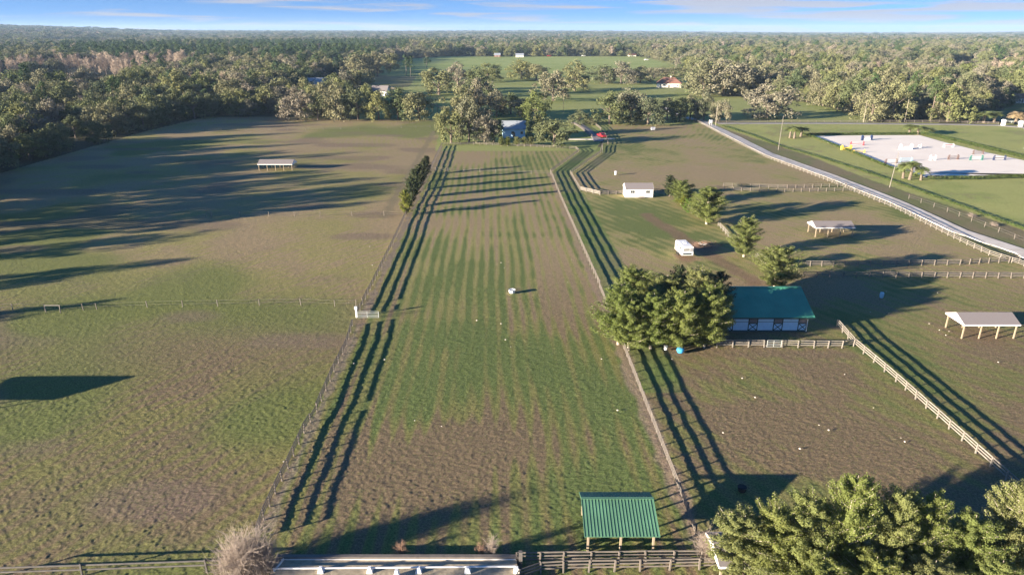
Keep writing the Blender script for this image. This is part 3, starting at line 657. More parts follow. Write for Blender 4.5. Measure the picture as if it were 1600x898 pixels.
x, y = G(620, 902, ZD); b = MB(); b.add([(-.28,-.28,0),(.28,-.28,0),(.28,.28,0),(-.28,.28,0),(-.13,-.13,.8),(.13,-.13,.8),(.13,.13,.8),(-.13,.13,.8)], [(0,1,5,4),(1,2,6,5),(2,3,7,6),(3,0,4,7),(4,5,6,7)])
tag(b.build('ring_marker', M['whiter'], None, (x, y, ZD)), 'tall white marker block standing inside the sand ring', 'marker')
b = MB(); b.box(0,0,.6,.3,.3,1.7); tag(b.build('corner_post', M['woodd'], None, (xb+.4, ya+1.2, 0)), 'dark timber corner post at the east end of the sand ring', 'post')

# ------------------------------------------------------------------ small things
def tub(name, u, v, prof, m, label, cat, n=14): tag(MB().lathe(prof, n=n).build(name, M[m], None, (*G(u,v), 0)), label, cat)
tub('barrel', 1377, 465, [(.26,0),(.33,.25),(.34,.5),(.33,.75),(.28,.95)], 'lblue', 'pale barrel standing in the barn shade beyond the diagonal fence', 'barrel')
tub('water_tub', 800, 457, [(.5,0),(.58,.5),(.6,.55),(.5,.53),(.45,.15)], 'whiter', 'white round water tub alone in the middle of the centre paddock', 'tub')
tub('water_tub', 1063, 550, [(.42,0),(.55,.3),(.5,.62),(.2,.75)], 'bluep', 'blue round tub at the foot of the tree cluster', 'tub')
tub('bucket', 962, 273, [(.34,0),(.42,1.1),(.36,1.12)], 'whiter', 'white bucket standing in the paddock behind the white cabin', 'bucket')
tub('water_tub', 1159, 766, [(.38,0),(.42,.4),(.45,.45)], 'black', 'black tub half hidden at the near end of the lower tree row', 'tub')
tub('bucket', 1040, 546, [(.2,0),(.28,.6),(.25,.62)], 'whiter', 'small white bucket under the tree cluster edge beside the blue tub', 'bucket')
rs = np.random.RandomState(5)
# pale stones scattered
stm = MB(); 
base = [(math.cos(a)*r_, math.sin(a)*r_, z) for z, r_ in ((0,.16),(.08,.15),(.13,.07)) for a in np.linspace(0, 2*math.pi, 7)[:-1]]
stm.add(base, [(i+j*6, (i+1) % 6+j*6, (i+1) % 6+(j+1)*6, i+(j+1)*6) for j in range(2) for i in range(6)]+[(12,13,14,15,16,17)])
stme = stm.mesh('pale_stone', M['stone'])
spots = [(648,656),(690,875-210),(553,567),(601,561),(513,677),(487,704),(443,720),(1322,532),(1452,505),(1468,515),(1478,523),(1483,517),(1320,584),(1280,663),(1295,671),(1408,683),(1414,689),(893,405),(887,440),(783,410),(788,418),(965,640),(1365,636),(745,500),(783,505),(790,530),(798,541),(1050,560),(578,385),(582,414),(1130,525+150),(1250,700),(1160,590),(1385,455),(1360,487),(1389,489),(1465,457),(1180,540+80),(1560,565),(940,560)]
for i, (u, v) in enumerate(spots):
    o = bpy.data.objects.new('pale_stone', stme); COL.objects.link(o); s_ = rs.uniform(.35, .75); o.scale = (s_*1.2, s_, s_); o.rotation_euler = (0,0,rs.uniform(0,6)); o.location = (*G(u,v), -.06)
    tag(o, 'pale stone lying in the pasture grass', 'stone', 'pale stones scattered over the paddocks')
# utility poles
def pole(u, v, h, label, lean=0, arm=True, m='paleb'):
    e = empty('utility_pole', (*G(u,v), 0), 0, label, 'pole')
    MB().tube([(0,0,-.3),(lean*h*.5,0,h*.5),(lean*h,0,h)], [.11,.09,.07], 7).build('mast', M[m], e)
    if arm: MB().box(lean*h,0,h-.7,1.8,.1,.12,rz=R(60)).build('crossarm', M[m], e)
pole(1390, 292, 9.8, 'leaning wooden pole beside the palm trio at the arena edge', lean=.07, arm=False, m='woodp')
pole(1216, 234, 12.5, 'thin pale pole on the verge where the shell road curves', lean=.02, arm=False, m='woodp')
pole(1118, 197, 10, 'pale pole next to the white board at the road start')
pole(1085, 190, 9, 'dark thin pole among the roadside oaks', arm=False, m='bark')
pole(880, 176, 11, 'dark utility pole on the lawn behind the red pickup', m='bark')
pole(684, 185, 13, 'tall dark pole at the end of the pasture woods', m='bark')
pole(941, 238, 2.6, 'short pale post at the bend of the lane', arm=False, m='woodp')
pole(1349, 191, 10.5, 'pale bare pole before the eastern woods', m='paleb', arm=False)
pole(1413.5, 190, 10.5, 'pale broken pole farther along the eastern woods', m='paleb', arm=False)
# brush pile
b = MB(); rr = random.Random(5)
for i in range(160):
    a = rr.uniform(0, 6.3); r_ = rr.random()**.5*1.9; z = .9*(1-r_/2.1)*rr.random()+.05; d = rr.uniform(0, 6.3); l = rr.uniform(.3, 1.0)
    b.tube([(r_*math.cos(a)*1.6, r_*math.sin(a), z), (r_*math.cos(a)*1.6+l*math.cos(d), r_*math.sin(a)+l*math.sin(d), z+rr.uniform(-.1,.5))], .035, 3)
tag(b.build('brush_pile', M['redtwig'], None, (*G(1104,384), 0)), 'brown brush pile beside the white trailer', 'brush pile')
b = MB()
for i in range(9): a = rr.uniform(0, 6.3); b.beam((0,0,.1), (.9*math.cos(a), .6*math.sin(a), rr.uniform(.1,.7)), .12, .2)
tag(b.build('scrap_heap', M['whiter'], None, (*G(1098,382.5), 0)), 'white broken boards at the edge of the brush pile', 'scrap')

# jumps
def jump(u, v, w, rz, cs, cp, label, style=0, hh_=1.6, m2=None):
    e = empty('show_jump', (*G(u,v), .06), rz, label, 'jump')
    for s_ in (-1, 1):
        b = MB()
        if style == 2: b.box(s_*w/2, 0, hh_/2, .9, .5, hh_); b.prism([(s_*w/2-.55,hh_),(s_*w/2+.55,hh_),(s_*w/2,hh_+.5)], 'y', -.3, .3)
        else:
            for k in range(3 if style == 1 else 2): b.box(s_*(w/2+.32*k), 0, (hh_-.25*k)/2, .12, .12, hh_-.25*k)
            b.box(s_*(w/2+.3), 0, .12, .8, .1, .12); b.box(s_*(w/2+.3), 0, hh_*.5, .7, .08, .1); b.box(s_*w/2, 0, .06, .14, .9, .12); b.box(s_*(w/2+.32), 0, hh_*.8, .5, .08, .1)
            if style == 1:
                pts = [(s_*(w/2+.35+.35*math.cos(t)), 0, hh_*.55+.6*math.sin(t)) for t in np.linspace(0, 2*math.pi, 11)]; b.tube(pts, .06, 4)
        b.build('standard', M[cs], e)
    for k, z in enumerate((.35, .75, 1.15)[:3 if hh_ > 1.2 else 2]):
        if style == 2 and k == 0: MB().box(0, 0, .45, w-.95, .35, .85).build('wall_panel', M[cp], e); continue
        MB().tube([(-w/2+.07, 0, z), (w/2-.07, 0, z)], .07, 6).build('pole', M[(m2 or cp) if k % 2 else cp], e)
JD = R(8)
jump(1354, 219.5, 4.0, JD, 'navy', 'whiter', 'white jump with dark standards at the far edge of the arena', style=2)
jump(1339, 227.5, 5.0, JD, 'red', 'whiter', 'red and white jump behind the yellow ones', m2='red')
jump(1322, 234, 3.5, JD, 'yellow', 'yellow', 'yellow jump nearest the arena corner', style=2, hh_=1.2)
jump(1342, 239, 4.0, JD, 'yellow', 'yellow', 'yellow low jump beside the first yellow one', hh_=1.2)
jump(1415, 234, 4.5, JD, 'whiter', 'whiter', 'broad white wall jump in the middle of the arena', style=2)
jump(1437, 231, 2.2, R(40), 'whiter', 'whiter', 'small angled white jump beside the white wall jump', hh_=1.2)
jump(1482, 230, 3.6, JD, 'whiter', 'whiter', 'white jump by the far hedge', m2='red', hh_=1.3)
jump(1392, 255.5, 3.4, JD, 'dbrown', 'whiter', 'brown-winged jump behind the leaning pole', hh_=1.6, style=1)
jump(1415, 252.5, 4.0, JD, 'lblue', 'lblue', 'pale blue jump behind the palm trio', hh_=1.4)
jump(1457, 250.5, 1.6, JD, 'whiter', 'whiter', 'narrow white jump beside the brown one', hh_=1.8)
jump(1489, 249.5, 3.0, JD, 'dbrown', 'dbrown', 'brown round-winged jump west of the jade one', style=1, hh_=1.8)
jump(1525, 250.5, 3.9, JD, 'tgreen', 'whiter', 'jade green round-winged jump in the arena', style=1, hh_=1.8)
jump(1528, 241, 3.6, JD, 'dbrown', 'dbrown', 'brown jump behind the jade one by the hedge', hh_=1.6)
jump(1561, 250.5, 3.7, JD, 'navy', 'whiter', 'dark jump east of the jade one', style=1, hh_=1.8, m2='dbrown')

# hedges
def hedge(pts, w, h, label, seed, m='hedge'):
    W_ = [np.array(G(*p)) for p in pts]; rs_ = np.random.RandomState(seed); V = []; 
    for a, b_ in zip(W_[:-1], W_[1:]):
        L = np.linalg.norm(b_-a); n = int(L*w*h*110)+10; t = rs_.rand(n, 1); d = (b_-a)/L; nn = np.array([-d[1], d[0]])
        s_ = rs_.uniform(-.5, .5, (n, 1))*w; z = h*(rs_.rand(n, 1)**.6)
        V.append(np.concatenate([a+(b_-a)*t+nn*s_, z*(1-.25*(2*s_/w)**2)], 1))
        core = None
    P_ = np.concatenate(V); me = leaves_mesh('hedge', P_, None, .28, m, rs_)
    o = bpy.data.objects.new('hedge', me); COL.objects.link(o); tag(o, label, 'hedge'); return o
def leaves_arrays(P_, Nn, size, rs_):
    n = len(P_)
    N_ = rs_.normal(size=(n, 3))
    if Nn is not None: N_ = N_*.75+Nn*1.5
    N_ /= np.linalg.norm(N_, axis=1)[:, None]+1e-9
    T = np.cross(N_, rs_.normal(size=(n, 3))); T /= np.linalg.norm(T, axis=1)[:, None]+1e-9; B = np.cross(N_, T)
    s_ = size*(.6+.8*rs_.rand(n, 1))
    V = np.stack([P_-T*s_*.5, P_-B*s_*.33, P_+T*s_*.5, P_+B*s_*.33], 1).reshape(-1, 3)
    return V, np.arange(4*n).reshape(-1, 4)
def leaves_mesh(name, P_, Nn, size, m, rs_):
    V, Q = leaves_arrays(P_, Nn, size, rs_); return np_mesh(name, V, Q, M[m])
hedge([(1448,280),(1520,280),(1600,277.5),(1700,277)], 1.2, 1.1, 'clipped dark hedge along the near edge of the arena', 1)
hedge([(1440,210),(1470,216),(1540,233),(1600,248),(1680,266)], 1.0, 1.3, 'clipped dark hedge behind the jumps on the far arena edge', 2)
hedge([(1262,211.5),(1350,210.5),(1437,210)], 1.0, 1.0, 'low hedge along the arena end by the palm trio', 3)
hedge([(1250,209),(1268,214),(1330,238),(1388,262),(1440,278)], 1.0, .8, 'low hedge on the roadside edge of the arena', 4)
hedge([(1128,197),(1175,212),(1215,228),(1275,245),(1360,272),(1450,304),(1595,357),(1700,392)], .7, .55, 'thin dark hedge line along the verge between shell road and lawn', 5)

# ------------------------------------------------------------------ tree prototypes (built once, then moved into place)
def trunk_np(mb, h, r, rs_, limbs=5, spread=3.0, z0=.35, m=0):
    mb.tube([(0,0,-.3),(rs_.uniform(-.1,.1),rs_.uniform(-.1,.1),h*.3),(rs_.uniform(-.3,.3),rs_.uniform(-.3,.3),h*.75)], [r*1.2, r, r*.5], 7)
    for i in range(limbs):
        a = i*2*math.pi/limbs+rs_.uniform(-.4,.4); z = h*rs_.uniform(z0, z0+.25); l = spread*rs_.uniform(.7,1.1)
        mb.tube([(0,0,z),(math.cos(a)*l*.5,math.sin(a)*l*.5,z+h*.14),(math.cos(a)*l,math.sin(a)*l,z+h*.3)], [r*.55, r*.4, r*.15], 5, cap=False)
def oak_proto(seed, nclump=44, per=75, leaf=.42, flat=1.0):
    rs_ = np.random.RandomState(seed); P_ = []; Nn = []
    lob = [(rs_.uniform(0, 6.3), rs_.uniform(1.6, 3.2), rs_.uniform(.75, 1.12)) for _ in range(4)]
    for i in range(nclump):
        a = rs_.uniform(0, 2*math.pi); rr_ = 5.0*math.sqrt(rs_.rand())
        edge = 1+.22*math.sin(3*a+seed)+.12*math.sin(5*a+2*seed)
        x, y = math.cos(a)*rr_*edge, math.sin(a)*rr_*edge
        top = 9.0-3.6*(rr_/5.2)**2*flat+.9*math.sin(a*2+seed)
        z = max(1.3, top-rs_.rand()**1.1*(5.6 if rr_ > 2.8 else 3.4))
        cr = rs_.uniform(.9, 1.6)*(1.1 if z > 6 else .9)
        d = rs_.normal(size=(per, 3)); d[:, 2] = d[:, 2]*.9+.25; d /= np.linalg.norm(d, axis=1)[:, None]
        rad = cr*(.55+.5*rs_.rand(per, 1)); P_.append(np.array([x, y, z])+d*rad*np.array([1.1,1.1,.8])); Nn.append(d)
        if rs_.rand() < .35:   # hanging moss
            k = 22; q = np.array([x, y, z-cr*.7])+np.stack([rs_.normal(size=k)*.5, rs_.normal(size=k)*.5, -rs_.rand(k)*1.6], 1); P_.append(q); Nn.append(d[:k]*.3)
    P_ = np.concatenate(P_); Nn = np.concatenate(Nn)
    return leaves_arrays(P_, Nn, leaf, rs_)
PROTO = {}
def proto(kind, seed, V, Q, leafm, trunkmesh, barkm, nm):
    cm = np_mesh('crown', V, Q, M[leafm]); PROTO.setdefault(kind, []).append((cm, trunkmesh.mesh('trunk', M[barkm]) if trunkmesh else None, nm))
for sd in range(6):
    rs_ = np.random.RandomState(100+sd); t = MB(); trunk_np(t, 8, .32, rs_, 6, 3.0, .25)
    V, Q = oak_proto(sd+1, nclump=54, per=78, leaf=.46); proto('oak', sd, V, Q, 'oak', t, 'bark', 'oak_tree')
for sd in range(3):
    rs_ = np.random.RandomState(200+sd); P_ = []; Nn = []; t = MB(); t.tube([(0,0,-.3),(.1,0,5),(.05,.1,9.6)], [.2,.14,.05], 6)
    for i in range(26):
        z = 4.6+5.2*(i/26)**.9; rad = 2.1*(1-((z-6.3)/4.2)**2*.85)*rs_.uniform(.35, 1.0); a = rs_.uniform(0, 6.3); x, y = math.cos(a)*rad, math.sin(a)*rad
        t.tube([(0,0,z-.5),(x,y,z)], [.05,.02], 3, cap=False)
        d = rs_.normal(size=(60, 3)); d /= np.linalg.norm(d, axis=1)[:, None]; P_.append(np.array([x,y,z])+d*(.45+.35*rs_.rand(60,1))*np.array([1.1,1.1,.65])); Nn.append(d)
    V, Q = leaves_arrays(np.concatenate(P_), np.concatenate(Nn), .32, rs_); proto('pine', sd, V, Q, 'pine', t, 'bark', 'pine_tree')
def twig_tree(seed, h=10, n=90, r0=.14, spread=2.6, low=.25, seg=3, thick=.045):
    rs_ = np.random.RandomState(seed); t = MB(); t.tube([(0,0,-.3),(rs_.uniform(-.2,.2),0,h*.5),(rs_.uniform(-.3,.3),0,h*.97)], [r0,r0*.6,r0*.15], 5)
    c = MB()
    for i in range(n):
        z = h*(low+(.95-low)*rs_.rand()); a = rs_.uniform(0, 6.3); l = spread*(1-.6*z/h)*rs_.uniform(.6,1.1); up = rs_.uniform(.5,1.1)*l
        p1 = np.array([math.cos(a)*l*.5, math.sin(a)*l*.5, z+up*.55]); p2 = np.array([math.cos(a)*l, math.sin(a)*l, z+up*1.2])
        c.tube([(0,0,z), p1, p2], [thick, thick*.7, thick*.35], 3, cap=False)
        for k in range(3):
            q = p1+(p2-p1)*rs_.rand(); d = rs_.normal(size=3); d[2] = abs(d[2])+.4; d /= np.linalg.norm(d); c.tube([q, q+d*l*.4], [thick*.5, thick*.3], 3, cap=False)
    return t, c
for sd in range(3):
    t, c = twig_tree(300+sd, thick=.085, r0=.2); PROTO.setdefault('bare', []).append((c.mesh('crown', M['bare']), t.mesh('trunk', M['bare']), 'bare_tree'))

def feather_proto(seed, h=10.0, rmax=3.0, nb=120, per=150, leaf=.17, low=.06, shape=1.0, br=True, stems=1):
    """young tree: ascending pale branches carrying sprays of small leaves"""
    rs_ = np.random.RandomState(seed); P_ = []; Nn = []; t = MB()
    t.tube([(0,0,-.3),(.1,.05,h*.4),(-.05,.1,h*.75),(0,0,h*.98)], [.17,.12,.06,.02], 6)
    lobes = rs_.uniform(.65, 1.2, 7)
    for i in range(nb):
        f = (i+rs_.rand())/nb; z = h*(low+(.93-low)*f); a = rs_.uniform(0, 6.3)
        prof = (1-f**2.8)**.62*(.8+.2*min(1, f*5))*(.5+.5*shape)
        L_ = rmax*prof*rs_.uniform(.5, 1.0)*lobes[int(a/6.3*7) % 7]+.35
        upz = L_*rs_.uniform(.35, .95); ca, sa = math.cos(a), math.sin(a)
        p0 = np.array([0,0,z]); p1 = np.array([ca*L_*.5, sa*L_*.5, z+upz*.3]); p2 = np.array([ca*L_, sa*L_, z+upz])
        if p2[2] > h*1.04: p2[2] = h*1.04*rs_.uniform(.95,1)
        if br: t.tube([p0, p1, p2], [.05, .034, .016], 3, cap=False)
        n = int(per*(.4+.6*L_/rmax)); s_ = rs_.rand(n)**.65; c = np.where(s_[:, None] < .5, p0+(p1-p0)*s_[:, None]*2, p1+(p2-p1)*(s_[:, None]*2-1))
        off = rs_.normal(size=(n, 3)); off /= np.linalg.norm(off, axis=1)[:, None]; wd = (.52-.2*s_[:, None])*(.5+.7*rs_.rand(n, 1))*(.55+.45*L_/rmax)
        P_.append(c+off*wd); Nn.append(off*.7+np.array([ca*.3, sa*.3, .5]))
    V, Q = leaves_arrays(np.concatenate(P_), np.concatenate(Nn), leaf, rs_)
    return t, V, Q
for sd in range(4):
    t, V, Q = feather_proto(400+sd, nb=125, per=380, leaf=.145); proto('young', sd, V, Q, 'young', t, 'paleb', 'young_tree')
for sd in range(2):
    t, V, Q = feather_proto(450+sd, nb=90, per=130, leaf=.24, rmax=2.2); proto('cedar', sd, V, Q, 'dkyoung', t, 'bark', 'cedar_tree')
t, V, Q = feather_proto(470, nb=60, per=130, leaf=.22, rmax=2.8, low=.03); proto('bright', 0, V, Q, 'ygreen', t, 'bark', 'round_shrub')
t, V, Q = feather_proto(471, nb=70, per=150, leaf=.24, rmax=2.8, low=.03); proto('lime', 0, V, Q, 'ylime', t, 'bark', 'bushy_tree')
# palms
def palm_proto(seed, leafm, nf=34, fl=2.6, h=10, r=.28, drop=.9):
    rs_ = np.random.RandomState(seed); t = MB(); t.tube([(0,0,-.3),(.15,0,h*.45),(.1,.1,h*.8)], [r*1.25, r, r*.95], 8)
    V = []; Q = []
    for i in range(nf):
        a = rs_.uniform(0, 6.3); el = rs_.uniform(-.5, 1.2); ca, sa = math.cos(a), math.sin(a); pts = []
        for k in range(6):
            s_ = k/5; rr_ = fl*s_*math.cos(el*.8); z = h*.82+fl*(math.sin(el)*s_-drop*s_*s_*.6); pts.append(np.array([ca*rr_, sa*rr_, z]))
        nrm = np.array([-sa, ca, 0])
        for k in range(5):
            for s2 in (-1, 1):
                for j in range(3):
                    p = pts[k]+(pts[k+1]-pts[k])*j/3; L_ = 1.0*(1-.5*k/5); tip = p+nrm*s2*L_+(pts[k+1]-pts[k])*.9+np.array([0,0,-.25*L_]); w = (pts[k+1]-pts[k])*.34
                    b_ = len(V); V += [p, p+w, tip, tip-w*.2]; Q.append((b_, b_+1, b_+2, b_+3))
    proto('palm' if leafm == 'palm' else 'drypalm', seed, np.array(V), np.array(Q), leafm, t, 'bark', 'palm_tree')
palm_proto(1, 'palm', h=6.5, fl=2.3, r=.3); palm_proto(2, 'palm', h=6, fl=2.2, r=.3); palm_proto(3, 'drypalm', h=6, fl=2.6, r=.4)
rt_ = np.random.RandomState(77)
FIRST = {}
def plant(kind, i, x, y, sx, sz, label, cat='tree', group=None, z=None, name=None, rz=None):
    lst = PROTO[kind]; cm, tm, nm = lst[i % len(lst)]
    e = empty(name or nm, (x, y, (float(hills(x, y)) if y > 450 else 0) if z is None else z), rt_.uniform(0, 6.28) if rz is None else rz, label, cat, group); e.scale = (sx, sx, sz)
    c = bpy.data.objects.new('crown', cm); COL.objects.link(c); c.parent = e
    if tm: t = bpy.data.objects.new('trunk', tm); COL.objects.link(t); t.parent = e
    FIRST.setdefault((kind, i % len(lst)), c)
    return e
def tree(kind, u, vb, vt, wpx, label, group=None, dw=None, i=None, cat='tree', name=None):
    """stand a tree where the photo shows its foot, with the height and spread read from it"""
    r0 = {'oak':4.9,'pine':2.3,'bare':2.5,'young':2.6,'cedar':2.0,'bright':2.6,'lime':2.7,'palm':1.75,'drypalm':1.9}[kind]; h0 = {'palm':6.8,'drypalm':6.5}.get(kind, 10.0)
    x, y = G(u, vb); rad = wpx/2/ppm(vb)
    h = hgt(vb, vt, dy=min(rad*.3, 1.5))
    return plant(kind, rt_.randint(0, 9) if i is None else i, x, y, rad/r0, h/h0, label, cat, group, name=name)

# lower row of young trees
lowrow = [(1150,905,792,110,'young tree at the west end of the lower row, bushy to the ground'),(1198,908,772,112,'young tree second from the west in the lower row'),(1250,912,768,112,'young tree beside the tallest pointed one in the lower row'),
 (1305,915,738,108,'tallest pointed young tree in the lower row'),(1378,917,748,105,'young tree with a narrow pale top in the middle of the lower row'),(1425,912,765,100,'young tree just east of the middle of the lower row'),(1492,922,782,108,'lower topped young tree in the east half of the lower row'),
 (1556,915,752,112,'tall young tree near the east end of the lower row with pale stems'),(1618,920,760,110,'young tree at the very east end of the lower row')]
for i, (u, vb, vt, w, lb) in enumerate(lowrow):
    tree('young', u, vb, vt+(0,8,0,-8,6,-4,10,-6,0)[i], w*(.95,.8,.86,.78,.84,.74,.86,.8,.9)[i], lb, i=i)
for i, (u, vb, w, vt, lb) in enumerate(((1270,960,100,856,'front tree of the lower row rising from below the frame, west one'),(1350,960,100,856,'front tree of the lower row rising from below the frame, middle one'),(1440,960,100,862,'front tree of the lower row rising from below the frame, east one'),(1540,965,100,862,'front tree of the lower row at the corner of the frame'))):
    tree('young', u, vb, vt, w, lb, i=i+1)
# cluster beside the barn
for i, (k, u, vb, vt, w, lb) in enumerate((
 ('young',966,536,438,74,'yellow-green tree at the west end of the cluster by the barn'),('young',988,508,412,76,'tall pointed tree on the west side of the cluster by the barn'),
 ('young',1016,543,452,72,'short bushy tree on the south side of the cluster, by the fence'),('young',1036,512,424,76,'tree in the middle of the cluster by the barn'),
 ('cedar',1056,500,412,36,'dark narrow cedar top in the middle of the cluster'),('young',1062,545,448,80,'round green tree on the south side of the cluster above the blue tub'),('young',1088,512,416,80,'pale stemmed tree on the east side of the cluster'),
 ('young',982,545,462,66,'low bushy tree at the fence corner of the cluster'),('young',1018,520,440,70,'tree filling the gap in the middle of the cluster, pale green'),('young',1108,532,440,66,'tree of the cluster touching the barn front wall'),
 ('young',1100,541,450,70,'tree of the cluster leaning over the barn roof end'),('cedar',1118,505,420,40,'dark cedar between the cluster and the barn roof'))): tree(k, u, vb, vt, w, lb, i=i)
# column of trees east of the cabin
for i, (k, u, vb, vt, w, lb) in enumerate((
 ('cedar',1046,306,272,20,'dark cedar just east of the white cabin'),('young',1064,318,280,44,'pale green bushy tree behind the dark cedar'),('bright',1075,332,308,24,'small bright green round shrub between the bushy trees'),
 ('young',1104,349,290,60,'large bushy tree with a pointed top above the fence piece'),('young',1090,338,300,34,'bushy tree between the bright shrub and the pointed tree'),('young',1162,400,336,54,'rounded tree beside the brush pile and trailer'),('young',1210,448,380,64,'pale green tree behind the east end of the barn roof'),('young',1196,420,388,36,'small pale green tree above the barn ridge'),
 ('lime',1068,324,304,22,'small low green bush at the foot of the pale bushy tree'))): tree(k, u, vb, vt, w, lb, i=i, name={'bright':'round_shrub','lime':'low_shrub'}.get(k))
# cedars along the west fence
for i, (k, u, vb, vt, w, lb) in enumerate((
 ('lime',635,335,294,25,'yellow-green bushy tree at the near end of the fence cedars'),('cedar',643,322,274,20,'dark cedar second from the near end of the fence row'),('cedar',650,308,262,19,'dark cedar in the middle of the fence row'),
 ('cedar',656,295,255,18,'dark cedar third from the far end of the fence row'),('cedar',661,283,250,17,'slim cedar near the far end of the fence row'),('cedar',667,272,242,16,'last olive cedar at the far end of the fence row'))): tree(k, u, vb, vt, w, lb, i=i)
# bare bush and twiggy shrubs
def shrub(u, v, n, h, spread, m, label, th=.02, seed=1, name='bare_bush', sub=4):
    rs_ = np.random.RandomState(seed); b = MB()
    for i in range(n):
        a = rs_.uniform(0, 6.3); o_ = rs_.normal(size=2)*spread*.12; el = rs_.uniform(.25, 1.0); hz = h*el*rs_.uniform(.6,1); rr_ = spread*(1.15-el)*rs_.uniform(.4,1)+.1
        p0 = np.array([*o_, 0]); p1 = np.array([o_[0]+math.cos(a)*rr_*.5, o_[1]+math.sin(a)*rr_*.5, hz*.62]); p2 = np.array([o_[0]+math.cos(a)*rr_, o_[1]+math.sin(a)*rr_, hz])
        b.tube([p0, p1, p2], [th, th*.7, th*.3], 3, cap=False)
        for k in range(sub):
            q = p0+(p1-p0)*rs_.uniform(.5,1) if k % 2 else p1+(p2-p1)*rs_.rand(); d = rs_.normal(size=3); d[2] = abs(d[2])*.8+.1; d += (p2-p1)*.5; d /= np.linalg.norm(d); l = h*rs_.uniform(.1,.28)
            q2 = q+d*l; b.tube([q, q2], [th*.5, th*.3], 3, cap=False)
            for _ in range(2): d2 = d+rs_.normal(size=3)*.6; d2 /= np.linalg.norm(d2); b.tube([q+(q2-q)*rs_.rand(), q2+d2*l*.5], [th*.35, th*.22], 3, cap=False)
    tag(b.build(name, M[m], None, (*G(u,v), -.1)), label, 'bush')
shrub(383, 897, 330, 4.3, 3.6, 'drytwig', 'big leafless grey bush at the corner of the sand ring', th=.02, seed=1, sub=5)
shrub(415, 892, 130, 4.4, 2.0, 'drytwig', 'leafless grey shoots leaning over the fence end beside the big bush', th=.02, seed=2)
shrub(627, 862, 26, 1.5, .7, 'redtwig', 'small reddish twiggy shrub behind the timber kerb, the western one', th=.018, seed=3)
shrub(769, 862, 50, 1.9, .8, 'drytwig', 'tall thin straw coloured shrub behind the timber kerb', th=.018, seed=4)
shrub(750, 862, 20, 1.3, .6, 'redtwig', 'small reddish twiggy shrub beside the straw coloured one', th=.018, seed=5)
shrub(1104, 872, 150, 3.0, 1.5, 'drytwig', 'pale leafless shrub at the fence end beside the lower tree row', th=.018, seed=6)
shrub(1516, 338, 40, 1.2, 1.6, 'drytwig', 'tangle of dead vines on the verge wire fence, nearer the shell road bend', th=.03, seed=7)
shrub(1552, 352, 40, 1.2, 1.8, 'drytwig', 'tangle of dead vines on the verge wire fence near the frame edge', th=.03, seed=8)

# oaks round the far house and over the lawns
OAKS = [
 (705,223,168,48,'light green oak at the west end of the house grove'),(733,222,152,44,'grey oak in the front of the house grove'),(757,223,174,34,'dark oak hugging the west wall of the far house'),
 (722,192,132,50,'tall oak behind the west end of the house grove'),(750,188,124,48,'tall mossy oak behind the far house'),(772,221,182,34,'dark oak in front of the west corner of the far house'),(776,182,138,40,'oak directly behind the slate blue roof'),(798,178,146,38,'oak rising over the slate blue roof'),
 (866,228,180,54,'big mossy oak east of the far house'),(842,214,176,38,'oak squeezed between the far house and the big mossy oak'),(836,190,142,44,'oak on the lawn behind the far house, west one'),(816,184,150,34,'small oak on the lawn behind the far house'),
 (686,148,104,52,'broad dark oak on the lawn above the pasture woods'),(716,142,100,42,'oak on the meadow edge beside the broad dark oak'),(745,152,100,46,'mossy oak in front of the meadow, above the house grove'),(762,128,98,40,'small oak on the meadow edge'),
 (815,124,94,40,'oak at the near edge of the green meadow'),(838,126,98,40,'oak beside the utility pole at the meadow edge'),(864,158,108,52,'broad grey oak on the lawn behind the pickup'),(898,142,97,46,'tall grey oak on the lawn left of two lawn oaks'),
 (939,130,98,38,'western one of two grey lawn oaks'),(970,131,95,46,'eastern one of two grey lawn oaks'),(1000,130,104,36,'dark green oak west of the brown roofed bungalow'),(1022,124,104,34,'dark green oak behind the bungalow'),(1052,120,104,40,'oak behind the bungalow roof'),
 (952,194,146,54,'broad pale oak west of the road start'),(985,190,134,56,'tall oak behind the broad pale oak'),(1012,194,150,50,'oak east of the broad pale oak, by the white trough'),(1042,186,154,34,'dark oak in the roadside group'),
 (1062,190,148,34,'thin crowned oak in the roadside group'),(1078,187,145,32,'oak with a visible trunk in the roadside group'),(1099,188,146,36,'oak over the start of the shell road'),(1124,190,152,32,'leaning oak at the east end of the roadside group'),
 (1198,184,130,72,'wide spreading oak alone on the lawn with its trunk showing'),(1100,150,96,62,'large pale oak beside the bungalow'),(1130,150,94,72,'very large oak on the far side of the lawns'),(1165,150,98,60,'large oak east of the very large one'),(1088,146,110,40,'oak touching the bungalow wall'),
 (560,187,132,42,'oak in the pasture woods with a rounded olive top'),(592,187,140,40,'oak in the pasture woods before the white house'),(622,187,138,46,'tall oak in the pasture woods east of the white house'),(655,188,140,48,'last big mossy oak of the pasture woods'),(574,180,128,34,'dark oak second row in the pasture woods'),
 (528,187,132,44,'oak in the pasture woods west of the rounded olive one'),(497,187,138,40,'oak in the pasture woods before the white gabled wing'),(465,187,134,46,'yellowish oak in the pasture woods'),(590,120,82,34,'oak at the corner of the crop rows'),(562,128,80,44,'mossy oak above the tan strip'),(610,112,82,30,'oak at the west end of the green meadow'),(540,150,112,44,'oak behind the white gabled wing'),(565,148,104,40,'dark oak near the crop rows'),
 (905,194,170,30,'small round oak by the grey driveway entrance'),(925,195,183,16,'low bush at the grey driveway entrance'),(1508,186,150,46,'dark oak before the far lane by the palms'),(1535,180,144,40,'oak behind the date palms'),(1480,190,135,52,'oak with tall pale trunks by the far lane')]
for i, (u, vb, vt, w, lb) in enumerate(OAKS): tree('oak', u, vb, vt, w, lb, i=i)
